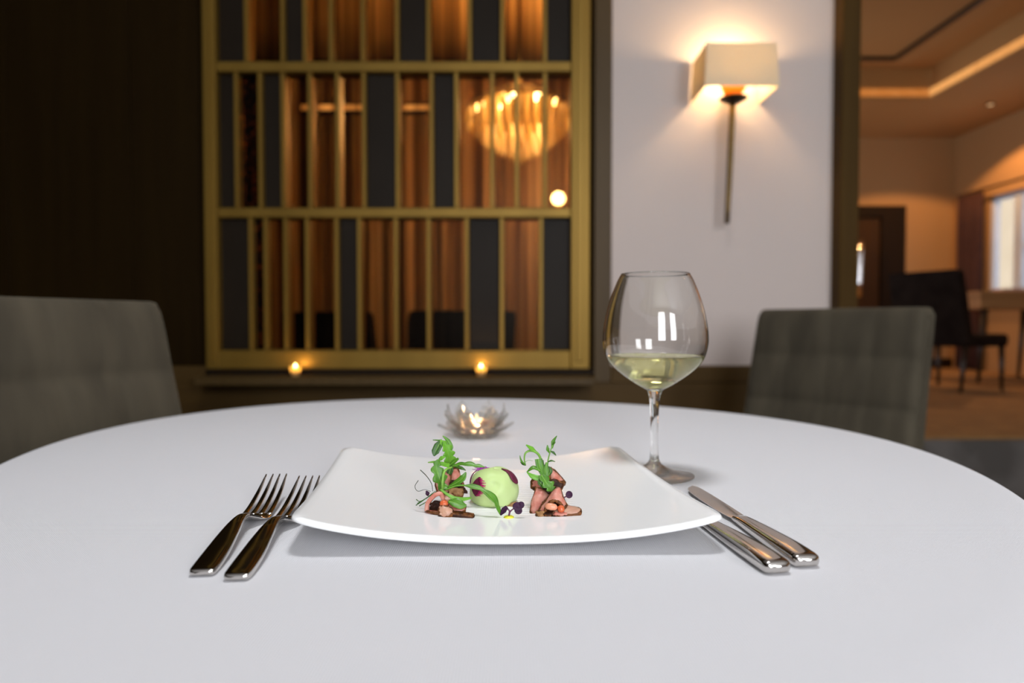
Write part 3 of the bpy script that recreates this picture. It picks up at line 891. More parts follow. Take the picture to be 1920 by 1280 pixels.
# rounded lip: a bulged ring of quads between top and underside
ringi = [i for i in range(NS + 1)] + [j * (NS + 1) + NS for j in range(1, NT + 1)] + [NT * (NS + 1) + i for i in range(NS - 1, -1, -1)] + [j * (NS + 1) for j in range(NT - 1, 0, -1)]
pc = plate_xy(0, 0)
base = len(V)
for q in ringi:
    x, y, z = V[q]
    d = (Vector((x, y)) - pc).normalized() * 0.0016
    V.append((x + d.x, y + d.y, z - 0.0018))
L_ = len(ringi)
for k in range(L_):
    k2 = (k + 1) % L_
    F.append((ringi[k2], ringi[k], base + k, base + k2))
    F.append((base + k2, base + k, n1 + ringi[k], n1 + ringi[k2]))
pl = thing('dinner_plate', 'large square white porcelain plate with upswept corners holding the starter', 'plate', (pc.x, pc.y, HT))
O('plate_body', (V, F), 'porcelain', pl)
fv = []
for z, k in ((HT, 0.50), (HT, 0.46), (HT + 0.0045, 0.44), (HT + 0.0062, 0.52)):
    for cx_, cy_, a0 in ((1, 1, 0), (-1, 1, 90), (-1, -1, 180), (1, -1, 270)):
        for q in range(5):
            a = R(a0 + 22.5 * q)
            s, t = cx_ * (k - 0.1) + 0.1 * math.cos(a), cy_ * (k - 0.1) + 0.1 * math.sin(a)
            p = plate_xy(s, t)
            fv.append((p.x, p.y, z))
ff = []
for i, j in ((0, 1), (1, 2), (0, 3)):
    for k in range(20):
        k2 = (k + 1) % 20
        ff.append((i * 20 + k, i * 20 + k2, j * 20 + k2, j * 20 + k))
O('foot_ring', (fv, ff), 'porcelain', pl)

# ------------------------------------------------------------------ cutlery (built along +Y from the handle end)
def loft(secs, M, flat=0.75):
    """secs: (y, z, halfwidth, thickness) -> rounded bar"""
    V, F = [], []
    K = 14
    for y, z, hw, th in secs:
        for k in range(K):
            a = 2 * math.pi * k / K
            c, s = math.cos(a), math.sin(a)
            c = math.copysign(abs(c) ** 0.55, c); s = math.copysign(abs(s) ** flat, s)
            V.append(tuple(M @ Vector((hw * c, y, z + th / 2 * s))))
    m_ = len(secs)
    for i in range(m_ - 1):
        for k in range(K):
            F.append((i * K + k, i * K + (k + 1) % K, (i + 1) * K + (k + 1) % K, (i + 1) * K + k))
    F.append(tuple(reversed(range(K)))); F.append(tuple((m_ - 1) * K + k for k in range(K)))
    return V, F
def smooth_secs(S_, n=5):
    P = [crs([s[i] for s in S_], n) for i in range(4)]
    return list(zip(*P))
def place(tail, tip):
    d = Vector((tip[0] - tail[0], tip[1] - tail[1]))
    return Matrix.Translation((tail[0], tail[1], HT)) @ Matrix.Rotation(math.atan2(-d.x, d.y), 4, 'Z')
def fork(tail, tip, label):
    M = place(tail, tip)
    f = thing('dinner_fork', label, 'fork', (tail[0], tail[1], HT), group='forks left of the plate')
    hs = [(0.0, 0.0030, 0.0055, 0.0020), (0.002, 0.0030, 0.0080, 0.0042), (0.012, 0.0035, 0.0088, 0.0046), (0.035, 0.0062, 0.0084, 0.0044), (0.058, 0.0100, 0.0068, 0.0042),
          (0.078, 0.0128, 0.0050, 0.0040), (0.095, 0.0132, 0.0037, 0.0038), (0.105, 0.0112, 0.0036, 0.0034)]
    O('handle', loft(smooth_secs(hs), M, 0.3), 'steel', f, auto=40)
    hd = [(0.104, 0.0114, 0.0036, 0.0034), (0.111, 0.0082, 0.0072, 0.0028), (0.118, 0.0048, 0.0110, 0.0024), (0.126, 0.0030, 0.0125, 0.0022), (0.132, 0.0027, 0.0128, 0.0021), (0.136, 0.0031, 0.0126, 0.002)]
    O('head', loft(smooth_secs(hd), M, 0.4), 'steel', f, auto=60)
    for k in range(4):
        x0 = -0.0101 + 0.00673 * k
        x1 = x0 * 0.92
        P = [(x0, 0.134, 0.0030), (x0 * 0.99, 0.155, 0.0056), (x0 * 0.96, 0.182, 0.0125), (x1, 0.207, 0.0215)]
        V, F = [], []
        C = cr(P, 5)
        K = 8
        for i, c in enumerate(C):
            s = i / (len(C) - 1)
            hw = 0.00275 * (1 - 0.40 * s - 0.38 * s ** 4)
            th = 0.0011 * (1 - s) + 0.0006 * s
            for q in range(K):
                a = 2 * math.pi * q / K
                V.append(tuple(M @ Vector((c.x + hw * math.cos(a), c.y, c.z + th * math.sin(a)))))
        for i in range(len(C) - 1):
            for q in range(K):
                F.append((i * K + q, i * K + (q + 1) % K, (i + 1) * K + (q + 1) % K, (i + 1) * K + q))
        F.append(tuple(reversed(range(K)))); F.append(tuple((len(C) - 1) * K + q for q in range(K)))
        O('tine', (V, F), 'steel', f)
    return f
fork((-0.2015, 0.438), (-0.2235, 0.645), 'polished steel fork farther from the plate, the outer left one')
fork((-0.1760, 0.430), (-0.1905, 0.645), 'polished steel fork half tucked against the left plate corner')

def knife(tail, tip, label):
    M = place(tail, tip)
    k_ = thing('dinner_knife', label, 'knife', (tail[0], tail[1], HT), group='knives right of the plate')
    hs = [(0.0, 0.0050, 0.0060, 0.0040), (0.0025, 0.0050, 0.0092, 0.0086), (0.010, 0.0051, 0.0100, 0.0098), (0.030, 0.0053, 0.0098, 0.0100), (0.060, 0.0050, 0.0086, 0.0090), (0.085, 0.0046, 0.0072, 0.0078),
          (0.098, 0.0044, 0.0066, 0.0066), (0.106, 0.0043, 0.0066, 0.0044)]
    O('handle', loft(smooth_secs(hs), M, 0.55), 'steel', k_, auto=60)
    V, F = [], []
    bs = [(0.104, -0.0050, 0.0060), (0.115, -0.0068, 0.0066), (0.135, -0.0085, 0.0070), (0.165, -0.0090, 0.0070), (0.190, -0.0085, 0.0066), (0.205, -0.0065, 0.0060), (0.213, -0.003, 0.0045), (0.216, 0.0008, 0.0022)]
    Y = crs([b[0] for b in bs], 4); A = crs([b[1] for b in bs], 4); B = crs([b[2] for b in bs], 4)
    for y, a, b in zip(Y, A, B):
        for x, z in ((a, 0.0040), ((a + b) / 2, 0.0050), (b, 0.0048), (b, 0.0034), ((a + b) / 2, 0.0030), (a, 0.0036)):
            V.append(tuple(M @ Vector((x, y, z))))
    for i in range(len(Y) - 1):
        for q in range(6):
            F.append((i * 6 + q, i * 6 + (q + 1) % 6, (i + 1) * 6 + (q + 1) % 6, (i + 1) * 6 + q))
    F.append(tuple(reversed(range(6)))); F.append(tuple((len(Y) - 1) * 6 + q for q in range(6)))
    O('blade', (V, F), 'steel', k_, auto=40)
knife((0.1985, 0.453), (0.1765, 0.660), 'polished steel knife farther right, its blade tip showing past the plate')
knife((0.1745, 0.441), (0.140, 0.655), 'polished steel knife nearest the plate, its blade hidden under the rim')

# ------------------------------------------------------------------ wine glass
GX, GY = 0.1535, 0.733
k = 0.000573
outer = [(14.5, 162), (39, 176), (67, 196), (84, 213), (92, 228), (96.5, 247), (97, 262), (95.5, 280), (90, 310), (80, 342), (70, 367), (63.5, 379)]
P = cr([(r * k, 0, z * k) for r, z in outer], 5)
op = [(p.x, p.z) for p in P]
tw = 0.0011
ip = []
for i, (r, z) in enumerate(op):
    a = Vector(op[min(i + 1, len(op) - 1)]) - Vector(op[max(i - 1, 0)])
    nn = Vector((-a.y, a.x)).normalized()
    ip.append((max(r + nn.x * tw, 0.0004), z + nn.y * tw))
ip = [p for p in ip if p[1] > 164 * k + 0.0012]
lip = [(op[-1][0] - 0.0002, op[-1][1] + 0.0005), (op[-1][0] - 0.0009, op[-1][1] + 0.0005)]
inner_b = [(0.0005, ip[0][1] - 0.0008)]
bowl_prof = op + lip + list(reversed(ip)) + inner_b
wg = thing('wine_glass', 'big stemmed balloon glass of white wine right of the plate', 'wine glass', (GX, GY, HT))
O('bowl', lathe(bowl_prof, 72, GX, GY, HT, cap1=True), 'clear_glass', wg)
stem = [(23, 17), (14.5, 22), (10.5, 28), (8.2, 38), (7.2, 55), (7.0, 80), (7.4, 105), (8.6, 130), (10.5, 150), (14.5, 162)]
P = cr([(r * k, 0, z * k) for r, z in stem], 4)
O('stem', lathe([(p.x, p.z) for p in P], 48, GX, GY, HT), 'stem_glass', wg)
foot = [(0.0004, 0.0006), (0.030, 0.0004), (0.0410, 0.0002), (0.0424, 0.0010), (0.0424, 0.0018), (0.0412, 0.0024), (0.030, 0.0038), (0.020, 0.0062), (23 * k, 17 * k)]
O('base', lathe(foot, 72, GX, GY, HT, cap0=True), 'foot_glass', wg)
# the wine: overlaps the inner glass wall by a hair so that no air gap shows
WLV = 227 * k
wv = [(0.0004, inner_b[0][1] + 0.0002)]
for r, z in ip:
    if z < WLV: wv.append((r + 0.0003, z + 0.0001))
rl = wv[-1][0]
wv += [(rl + 0.0002, WLV), (rl - 0.001, WLV - 0.0004), (0.0004, WLV - 0.0005)]
O('white_wine', lathe(wv, 72, GX, GY, HT, cap0=True, cap1=True), 'wine', label='pale yellow white wine in the balloon glass', cat='wine', origin=(GX, GY, HT + wv[0][1]))

# ------------------------------------------------------------------ crystal lotus tealight holder
LX, LY = (-0.052, 0.99, 0.7637)[0], 0.99
lo = thing('candle_holder', 'clear crystal lotus tealight holder behind the plate', 'candle holder', (LX, LY, HT))
O('base', lathe([(0.001, 0.0005), (0.030, 0.0), (0.034, 0.004), (0.030, 0.010), (0.024, 0.012), (0.0225, 0.009), (0.001, 0.009)], 16, LX, LY, HT), 'crystal_glass', lo, smooth=False)
def petal(length, width, r0, z0, lift, thick):
    """pointed faceted petal leaning out, pointing to +X"""
    prof = [(0.0, 0.35), (0.25, 0.8), (0.55, 1.0), (0.8, 0.7), (1.0, 0.04)]
    V, F = [], []
    for t, ww in prof:
        d = length * t
        ca = math.cos(lift * (0.55 + 0.45 * t)); sa = math.sin(lift * (0.55 + 0.45 * t))
        x, z = r0 + d * ca, z0 + d * sa
        nx, nz = -sa, ca
        h = thick * (1 - 0.55 * t)
        for yy, hh in ((-ww * width / 2, 0.15), (0, -0.5), (ww * width / 2, 0.15), (0, 0.5)):
            V.append((x + nx * hh * h, yy, z + nz * hh * h))
    for i in range(len(prof) - 1):
        for q in range(4):
            F.append((i * 4 + q, i * 4 + (q + 1) % 4, (i + 1) * 4 + (q + 1) % 4, (i + 1) * 4 + q))
    F.append((3, 2, 1, 0)); F.append(tuple(16 + q for q in range(4)))
    return V, F
for n, ph, args in ((8, 0.2, (0.039, 0.036, 0.019, 0.0058, 0.34, 0.009)), (8, 0.6, (0.037, 0.033, 0.0205, 0.012, 0.70, 0.009)), (6, 0.1, (0.039, 0.029, 0.0235, 0.013, 1.10, 0.008))):
    for q in range(n):
        M = Matrix.Translation((LX, LY, HT)) @ Matrix.Rotation(2 * math.pi * (q + ph) / n, 4, 'Z')
        O('petal', xf(petal(*args), M), 'crystal_glass', lo, smooth=False)
tl = thing('tealight', 'lit tealight candle inside the crystal lotus', 'candle', (LX, LY, HT + 0.0095))
O('cup', lathe([(0.001, 0.0), (0.0185, 0.0), (0.019, 0.0145), (0.0184, 0.0145), (0.018, 0.0008), (0.001, 0.0008)], 28, LX, LY, HT + 0.0095), 'wax', tl)
O('wax', lathe([(0.001, 0.0010), (0.0178, 0.0010), (0.0178, 0.0125), (0.010, 0.0118), (0.001, 0.0118)], 28, LX, LY, HT + 0.0095), 'wax', tl)
O('wick', tube([(LX, LY, HT + 0.0205), (LX + 0.0006, LY, HT + 0.026)], 0.0007, 6, 2), 'wick', tl)
O('flame', lathe([(0.0004, 0.0), (0.0020, 0.002), (0.0024, 0.004), (0.0015, 0.0075), (0.0003, 0.010)], 14, LX + 0.0006, LY, HT + 0.0235), 'candle_flame', tl)
light('tealight_light', 'POINT', (LX, LY, HT + 0.036), 0.12, (1.0, 0.55, 0.25), radius=0.005)

# ================================================================== the starter on the plate
def plate_at(x, y):
    # plate surface height under a point (few Newton steps on the skewed square)
    s = t = 0.0
    for _ in range(12):
        p = plate_xy(s, t)
        t += (y - p.y) / 0.147
        s += (x - p.x) / 0.150
    return plate_z(s, t)

# pale green dome
MX, MY = (-0.0159, 0.592, 0.7632)[0], 0.592
MZ = plate_at(MX, MY)
V, F = [], []
NA, NZ_ = 72, 36
prof = cr([(0.0165, 0, 0.0), (0.0196, 0, 0.0018), (0.0211, 0, 0.007), (0.0206, 0, 0.0145), (0.0184, 0, 0.0215), (0.0140, 0, 0.0268), (0.0075, 0, 0.0296), (0.0003, 0, 0.0303)], 6)
for p in prof:
    for q in range(NA):
        a = 2 * math.pi * q / NA
        h = p.z / 0.0304
        wob = 1 + 0.035 * math.sin(2 * a + 0.8) * h + 0.03 * math.sin(3 * a + 5 * h) + 0.018 * math.sin(5 * a - 9 * h)
        # a small thumb dent on the camera side and a pinch running to its foot
        da = math.atan2(math.sin(a + 1.45), math.cos(a + 1.45))
        wob -= 0.11 * math.exp(-(da / 0.24) ** 2 - ((h - 0.62) / 0.13) ** 2)
        wob += 0.09 * math.exp(-((da + 0.10 - 0.5 * (h - 0.2)) / 0.09) ** 2 - ((h - 0.18) / 0.22) ** 2)
        wob -= 0.05 * math.exp(-((da - 0.75) / 0.3) ** 2 - ((h - 0.75) / 0.2) ** 2)
        V.append((MX + p.x * wob * math.cos(a), MY + p.x * wob * math.sin(a), MZ + p.z * (1 + 0.02 * math.sin(a * 2))))
for i in range(len(prof) - 1):
    for q in range(NA):
        F.append((i * NA + q, i * NA + (q + 1) % NA, (i + 1) * NA + (q + 1) % NA, (i + 1) * NA + q))
F.append(tuple(reversed(range(NA)))); F.append(tuple((len(prof) - 1) * NA + q for q in range(NA)))
O('mousse_dome', (V, F), 'mousse', label='smooth pale green mousse dome in the middle of the plate', cat='mousse')

def on_dome(az, h, out=0.0006):
    """point on the dome: az degrees from straight at the camera (+ to the right), h 0..1 of its height"""
    z = h * 0.0303
    for i in range(len(prof) - 1):
        if prof[i].z <= z <= prof[i + 1].z or i == len(prof) - 2:
            f = (z - prof[i].z) / max(prof[i + 1].z - prof[i].z, 1e-6)
            r = prof[i].x + (prof[i + 1].x - prof[i].x) * min(max(f, 0), 1)
            break
    a = R(-90 + az)
    wob = 1 + 0.035 * math.sin(2 * a + 0.8) * h + 0.03 * math.sin(3 * a + 5 * h) + 0.018 * math.sin(5 * a - 9 * h)
    return Vector((MX + (r * wob + out) * math.cos(a), MY + (r * wob + out) * math.sin(a), MZ + z * (1 + 0.02 * math.sin(a * 2)) + out * 0.5))

def dome_petal(az0, az1, h0, h1, m_, fr, label, fringe_side=1, nfr=14, kind=0):
    g = []
    for i in range(9):
        v = i / 8
        row = []
        for j in range(6):
            u = j / 5
            wdt = math.sin(math.pi * min(max(v, 0.02), 0.98)) ** 0.6
            mid = (az0 + az1) / 2
            az = mid + (u - 0.5) * (az1 - az0) * wdt
            row.append(on_dome(az, h0 + (h1 - h0) * v, 0.0009))
        g.append(row)
    o = O('flower_petal', thicken(g, 0.0008), m_, label=label, cat='flower petal')
    if fr:
        fs = []
        for q in range(nfr):
            v = 0.06 + 0.88 * q / (nfr - 1)
            wdt = math.sin(math.pi * v) ** 0.6
            mid = (az0 + az1) / 2
            e = mid + fringe_side * 0.5 * (az1 - az0) * wdt
            p0 = on_dome(e - fringe_side * 3, h0 + (h1 - h0) * v, 0.0014)
            p1 = on_dome(e + fringe_side * (9 + 3 * math.sin(q * 2.7)), h0 + (h1 - h0) * (v + 0.05 * math.sin(q * 1.9)), 0.0016)
            fs.append(tube([tuple(p0), tuple(p1)], [0.0008, 0.0002], 5, 2))
        c = O('fringe', join(*fs), fr, o)
    return o
dome_petal(-54, -27, 0.30, 0.80, 'petal_magenta', 'petal_fringe', 'dark crimson petal with pink fringe on the front of the green dome')
dome_petal(55, 92, 0.58, 0.985, 'petal_magenta', None, 'dark maroon petal over the right shoulder of the green dome')
dome_petal(-100, -84, 0.52, 0.90, 'petal_magenta', None, 'dark maroon petal sliver at the left edge of the green dome')
# purple fringed flower tuft behind the dome's upper left
pf = (-0.0261, 0.598, 0.7847)
fs = []
for q in range(26):
    a = R(20 + 150 * q / 25 + 10 * math.sin(q * 3.1))
    L = 0.0055 + 0.002 * math.sin(q * 1.7)
    fs.append(tube([(pf[0], pf[1], pf[2]), (pf[0] + 0.6 * L * math.cos(a), pf[1] + 0.001 * math.sin(q), pf[2] + 0.5 * L * math.sin(a)),
                    (pf[0] + 1.25 * L * math.cos(a), pf[1] + 0.0025 * math.sin(q * 2.0), pf[2] + 0.55 * L * math.sin(a))], [0.0007, 0.0006, 0.0002], 5, 3))
O('purple_flower', join(lathe([(0.0003, -0.002), (0.002, -0.001), (0.0024, 0.0008), (0.0004, 0.002)], 12, *pf), *fs), 'petal_purple',
  label='frilly purple flower tuft on top of the green dome', cat='flower')

# ------------------------------------------------------------------ meat slices
def meat(rows, m_, label, th=0.0024, crust='meat_crust', cr_r=0.0013, cat='meat slice', group=None, sides='all', n=5, name='meat_slice'):
    g = patchgrid(rows, n)
    for row in g:
        for p in row:
            p += Vector((random.uniform(-1, 1), random.uniform(-1, 1), random.uniform(-1, 1))) * 0.00022
    o = O(name, thicken(g, th), m_, label=label, cat=cat, group=group)
    if crust:
        b = border(g)
        nj, ni = len(g[0]), len(g)
        if sides == 'all':
            path, closed = b[::2], True
        elif sides == 'first':
            path, closed = g[0][::1], False
        elif sides == 'last':
            path, closed = g[-1][::1], False
        path = [tuple(p) for p in path]
        # crust band: slab-wide rounded ribbon round the rim
        rad = [cr_r * (1 + 0.25 * math.sin(q * 1.9)) for q in range(len(path))]
        O('crust', tube(path, rad if not closed else [cr_r * random.uniform(0.8, 1.45) for _ in path], 7, 1, closed=closed), crust, o)
    return o
GL, GR = 'meat slices of the left heap', 'meat slices of the right heap'
# left heap
meat([[(-0.0691, 0.548, 0.7629), (-0.0684, 0.549, 0.7689), (-0.0634, 0.55, 0.7749), (-0.0581, 0.551, 0.7763), (-0.0555, 0.552, 0.7701)],
      [(-0.0705, 0.566, 0.7585), (-0.0698, 0.567, 0.7645), (-0.0649, 0.568, 0.7702), (-0.0601, 0.569, 0.7714), (-0.057, 0.57, 0.7658)]], 'meat_pink',
     'curled pink meat slice with dark hollow, front left of the left heap', group=GL, th=0.0032, cr_r=0.0013, sides='last')
meat([[(-0.0679, 0.56, 0.7597), (-0.0633, 0.56, 0.7596), (-0.058, 0.56, 0.7597)], [(-0.0675, 0.56, 0.7656), (-0.0633, 0.56, 0.7685), (-0.0575, 0.56, 0.7664)]], 'meat_dark',
     'dark brown backing piece inside the curl of the left heap', group=GL, th=0.002, crust=None)  # dark backing slice, its colour makes the hollow of the curl dark
meat([[(-0.0689, 0.548, 0.7626), (-0.0617, 0.545, 0.7621), (-0.0568, 0.545, 0.7616)], [(-0.0686, 0.556, 0.761), (-0.0629, 0.556, 0.7602), (-0.0572, 0.556, 0.76)]], 'meat_pink',
     'flat pink meat edge lying along the foot of the left heap', group=GL, th=0.002, cr_r=0.001)
meat([[(-0.0571, 0.541, 0.7618), (-0.0531, 0.54, 0.7609), (-0.048, 0.541, 0.7624)], [(-0.0575, 0.542, 0.7643), (-0.0528, 0.5405, 0.7643), (-0.0479, 0.542, 0.7639)],
      [(-0.0574, 0.544, 0.767), (-0.0534, 0.543, 0.7674), (-0.0491, 0.544, 0.765)]], 'meat_pale', 'pale meat chunk with golden rind, very front of the left heap', group=GL, th=0.004, cr_r=0.0016)
meat([[(-0.0491, 0.54, 0.7621), (-0.0403, 0.539, 0.7611), (-0.0313, 0.538, 0.76)], [(-0.0481, 0.546, 0.7628), (-0.0399, 0.545, 0.7621), (-0.0304, 0.544, 0.7606)]], 'meat_crust',
     'narrow brown meat strip pointing right from the left heap', group=GL, th=0.003, crust='meat_dark', cr_r=0.0009)
meat([[(-0.0505, 0.546, 0.7632), (-0.044, 0.546, 0.7624), (-0.0385, 0.547, 0.7625)], [(-0.0518, 0.552, 0.7677), (-0.0453, 0.552, 0.7681), (-0.0377, 0.553, 0.7662)]], 'meat_pink',
     'pink meat slice under the broad leaf of the left heap', group=GL, th=0.003, cr_r=0.0012)
meat([[(-0.0559, 0.556, 0.7687), (-0.0514, 0.556, 0.7683), (-0.0474, 0.557, 0.7697)], [(-0.0561, 0.562, 0.7717), (-0.0528, 0.562, 0.7732), (-0.0487, 0.563, 0.7706)]], 'meat_pale',
     'pale pink meat scrap in the middle of the left heap', group=GL, th=0.003, crust=None)
meat([[(-0.0529, 0.572, 0.7696), (-0.0477, 0.571, 0.769), (-0.0419, 0.572, 0.7691)], [(-0.0534, 0.576, 0.7724), (-0.048, 0.575, 0.7737), (-0.042, 0.576, 0.7724)]], 'mushroom',
     'golden brown fried chunk halfway up the left heap', group=GL, th=0.006, crust='meat_crust', cr_r=0.0012)
meat([[(-0.0644, 0.585, 0.7702), (-0.0618, 0.585, 0.7684), (-0.0541, 0.586, 0.7682)], [(-0.0658, 0.59, 0.7751), (-0.0604, 0.588, 0.7738), (-0.0544, 0.589, 0.7735)], [(-0.0632, 0.594, 0.7812), (-0.0582, 0.593, 0.7845), (-0.0548, 0.594, 0.7803)]], 'meat_pink',
     'pink meat slice standing at the back left of the left heap', group=GL, th=0.003)
meat([[(-0.0552, 0.588, 0.7694), (-0.0491, 0.588, 0.7694), (-0.0432, 0.59, 0.7724)], [(-0.0547, 0.592, 0.7755), (-0.0494, 0.592, 0.7772), (-0.0444, 0.594, 0.775)], [(-0.0517, 0.598, 0.7847), (-0.0495, 0.598, 0.7875), (-0.0468, 0.598, 0.7811)]], 'meat_pink',
     'tall pointed brown-edged meat slice at the back of the left heap', group=GL, th=0.003, cr_r=0.002)
meat([[(-0.0538, 0.583, 0.775), (-0.0496, 0.583, 0.7741), (-0.0428, 0.584, 0.7747)], [(-0.0532, 0.585, 0.7784), (-0.0488, 0.585, 0.7797), (-0.0438, 0.586, 0.7782)]], 'meat_dark',
     'dark seared meat edge in the middle back of the left heap', group=GL, th=0.003, crust=None)
meat([[(-0.0508, 0.578, 0.7719), (-0.0431, 0.577, 0.7709), (-0.0376, 0.577, 0.7703)], [(-0.0504, 0.583, 0.7741), (-0.0443, 0.582, 0.7744), (-0.0405, 0.582, 0.7733)]], 'meat_dark',
     'dark purple-brown flap jutting right from the left heap', group=GL, th=0.0015, crust=None)
# right heap
meat([[(0.0157, 0.556, 0.76), (0.0171, 0.555, 0.7585), (0.0201, 0.555, 0.7588)], [(0.0167, 0.561, 0.7661), (0.0201, 0.559, 0.7679), (0.0241, 0.558, 0.7653)],
      [(0.0208, 0.568, 0.7765), (0.0253, 0.566, 0.7749), (0.031, 0.563, 0.7714)]], 'meat_pink', 'large smooth pink meat slice on the left of the right heap', group=GR, th=0.003, cr_r=0.0013)
meat([[(0.0203, 0.548, 0.7594), (0.0264, 0.55, 0.7678), (0.0374, 0.554, 0.7803), (0.0402, 0.552, 0.7738), (0.0437, 0.55, 0.767)],
      [(0.0233, 0.547, 0.7597), (0.0275, 0.547, 0.7674), (0.0341, 0.547, 0.7743), (0.0386, 0.547, 0.7719), (0.0424, 0.547, 0.7666)],
      [(0.0269, 0.546, 0.7604), (0.0278, 0.546, 0.7669), (0.0333, 0.546, 0.7721), (0.0373, 0.546, 0.7709), (0.0412, 0.546, 0.7664)]], 'meat_pink',
     'folded pink meat slice arching over the beans of the right heap', group=GR, th=0.0025, cr_r=0.0014)
meat([[(0.021, 0.55, 0.7586), (0.027, 0.552, 0.7673), (0.0377, 0.556, 0.7797), (0.0407, 0.554, 0.7733), (0.0438, 0.552, 0.7665)],
      [(0.0235, 0.572, 0.753), (0.0291, 0.572, 0.7619), (0.039, 0.574, 0.7748), (0.0424, 0.573, 0.7685), (0.045, 0.572, 0.7615)]], 'meat_crust',
     'brown roasted meat rind behind the fold of the right heap', group=GR, th=0.002, crust=None)
meat([[(0.0262, 0.558, 0.7595), (0.034, 0.558, 0.7586), (0.0431, 0.558, 0.7611)], [(0.0283, 0.559, 0.7658), (0.0341, 0.559, 0.7687), (0.0415, 0.559, 0.7662)]], 'meat_dark',
     'dark crust backing inside the arch of the right heap', group=GR, th=0.002, crust=None)  # dark backing slab that blackens the opening under the arch
meat([[(0.0199, 0.544, 0.7599), (0.0223, 0.543, 0.7596), (0.0252, 0.544, 0.7601)], [(0.0198, 0.546, 0.7628), (0.0224, 0.545, 0.7635), (0.0256, 0.546, 0.7624)]], 'mushroom',
     'small golden rind nub, front left of the right heap', group=GR, th=0.004, crust='meat_crust', cr_r=0.001)
meat([[(0.0251, 0.543, 0.7607), (0.0291, 0.542, 0.7609), (0.0331, 0.542, 0.7611)], [(0.0257, 0.548, 0.7632), (0.0294, 0.548, 0.7635), (0.0342, 0.548, 0.7622)]], 'meat_dark',
     'dark brown meat scrap below the beans of the right heap', group=GR, th=0.003, crust='meat_crust', cr_r=0.0008)
meat([[(0.0322, 0.5415, 0.7608), (0.0426, 0.541, 0.7611), (0.0542, 0.541, 0.7627)], [(0.0341, 0.546, 0.7628), (0.043, 0.546, 0.7636), (0.055, 0.546, 0.764)],
      [(0.0402, 0.552, 0.764), (0.0442, 0.552, 0.7656), (0.0528, 0.552, 0.7638)]], 'meat_pale', 'flat pale meat slice with brown rind, front right of the right heap', group=GR, th=0.003, cr_r=0.0013)
meat([[(0.033, 0.5405, 0.7618), (0.0369, 0.54, 0.7616), (0.0441, 0.54, 0.7619)], [(0.0339, 0.543, 0.7627), (0.0371, 0.543, 0.7627), (0.0439, 0.543, 0.7628)]], 'meat_pink',
     'thin pink meat edge at the very front of the right heap', group=GR, th=0.002, crust=None)
meat([[(0.0175, 0.59, 0.772), (0.0237, 0.588, 0.7712), (0.0306, 0.588, 0.7729)], [(0.0178, 0.594, 0.7767), (0.023, 0.592, 0.779), (0.0308, 0.592, 0.7807)]], 'meat_pink',
     'small pink meat slice at the back left of the right heap', group=GR, th=0.003, cr_r=0.0018)
meat([[(0.0321, 0.584, 0.7721), (0.0364, 0.584, 0.7747), (0.0409, 0.586, 0.776)], [(0.0325, 0.59, 0.7794), (0.0377, 0.59, 0.7812), (0.0448, 0.592, 0.7755)], [(0.0329, 0.598, 0.7838), (0.0351, 0.598, 0.7856), (0.0435, 0.598, 0.7767)]], 'meat_pink',
     'pink meat slice leaning at the back right of the right heap', group=GR, th=0.003, cr_r=0.0022)
meat([[(0.0328, 0.58, 0.7748), (0.037, 0.58, 0.7757), (0.0409, 0.58, 0.7705)], [(0.0329, 0.582, 0.7795), (0.038, 0.582, 0.78), (0.044, 0.582, 0.7765)]], 'meat_dark',
     'black seared meat face at the back right of the right heap', group=GR, th=0.003, crust='meat_crust', cr_r=0.0012)
meat([[(0.0312, 0.6, 0.7816), (0.033, 0.6, 0.7816), (0.0352, 0.6, 0.7825)], [(0.0318, 0.602, 0.7865), (0.0331, 0.602, 0.7876), (0.0351, 0.602, 0.786)]], 'meat_crust',
     'small dark crust tip topping the right heap', group=GR, th=0.003, crust=None)
meat([[(0.0256, 0.572, 0.7691), (0.0315, 0.572, 0.77), (0.0365, 0.572, 0.7717)], [(0.0249, 0.576, 0.7741), (0.0317, 0.576, 0.775), (0.0368, 0.576, 0.7758)]], 'meat_dark',
     'dark seared meat in the cleft of the right heap', group=GR, th=0.003, crust=None)
# brown mushroom slices peeping out from under the dome
meat([[(-0.007, 0.578, 0.7571), (-0.0023, 0.577, 0.7574), (0.0027, 0.577, 0.7583)], [(-0.0057, 0.58, 0.7589), (-0.0014, 0.58, 0.7602), (0.0041, 0.58, 0.7615)]], 'mushroom',
     'brown mushroom slice peeping from under the green dome', group=None, th=0.003, crust='meat_crust', cr_r=0.0009, cat='mushroom', name='mushroom_slice')

# ------------------------------------------------------------------ beans
def bean(a, b, r, m_, label):
    A, B = Vector(a), Vector(b)
    P = [A.lerp(B, t) for t in (0, 0.06, 0.2, 0.5, 0.8, 0.94, 1.0)]
    O('bean', tube([tuple(p) for p in P], [r * f for f in (0.15, 0.5, 0.85, 1.0, 0.85, 0.5, 0.12)], 14, 3), m_, label=label, cat='bean', group='small shiny beans')
bean((0.0264, 0.5445, 0.7681), (0.0365, 0.5435, 0.767), 0.0030, 'bean_pink', 'long pink bean under the arch of the right heap')
bean((0.0387, 0.5445, 0.7687), (0.0399, 0.542, 0.7635), 0.0029, 'bean_red', 'short red bean beside the pink one on the right heap')
bean((-0.0582, 0.5455, 0.7693), (-0.0514, 0.5455, 0.7696), 0.0031, 'bean_red', 'orange-red bean on the front of the left heap')

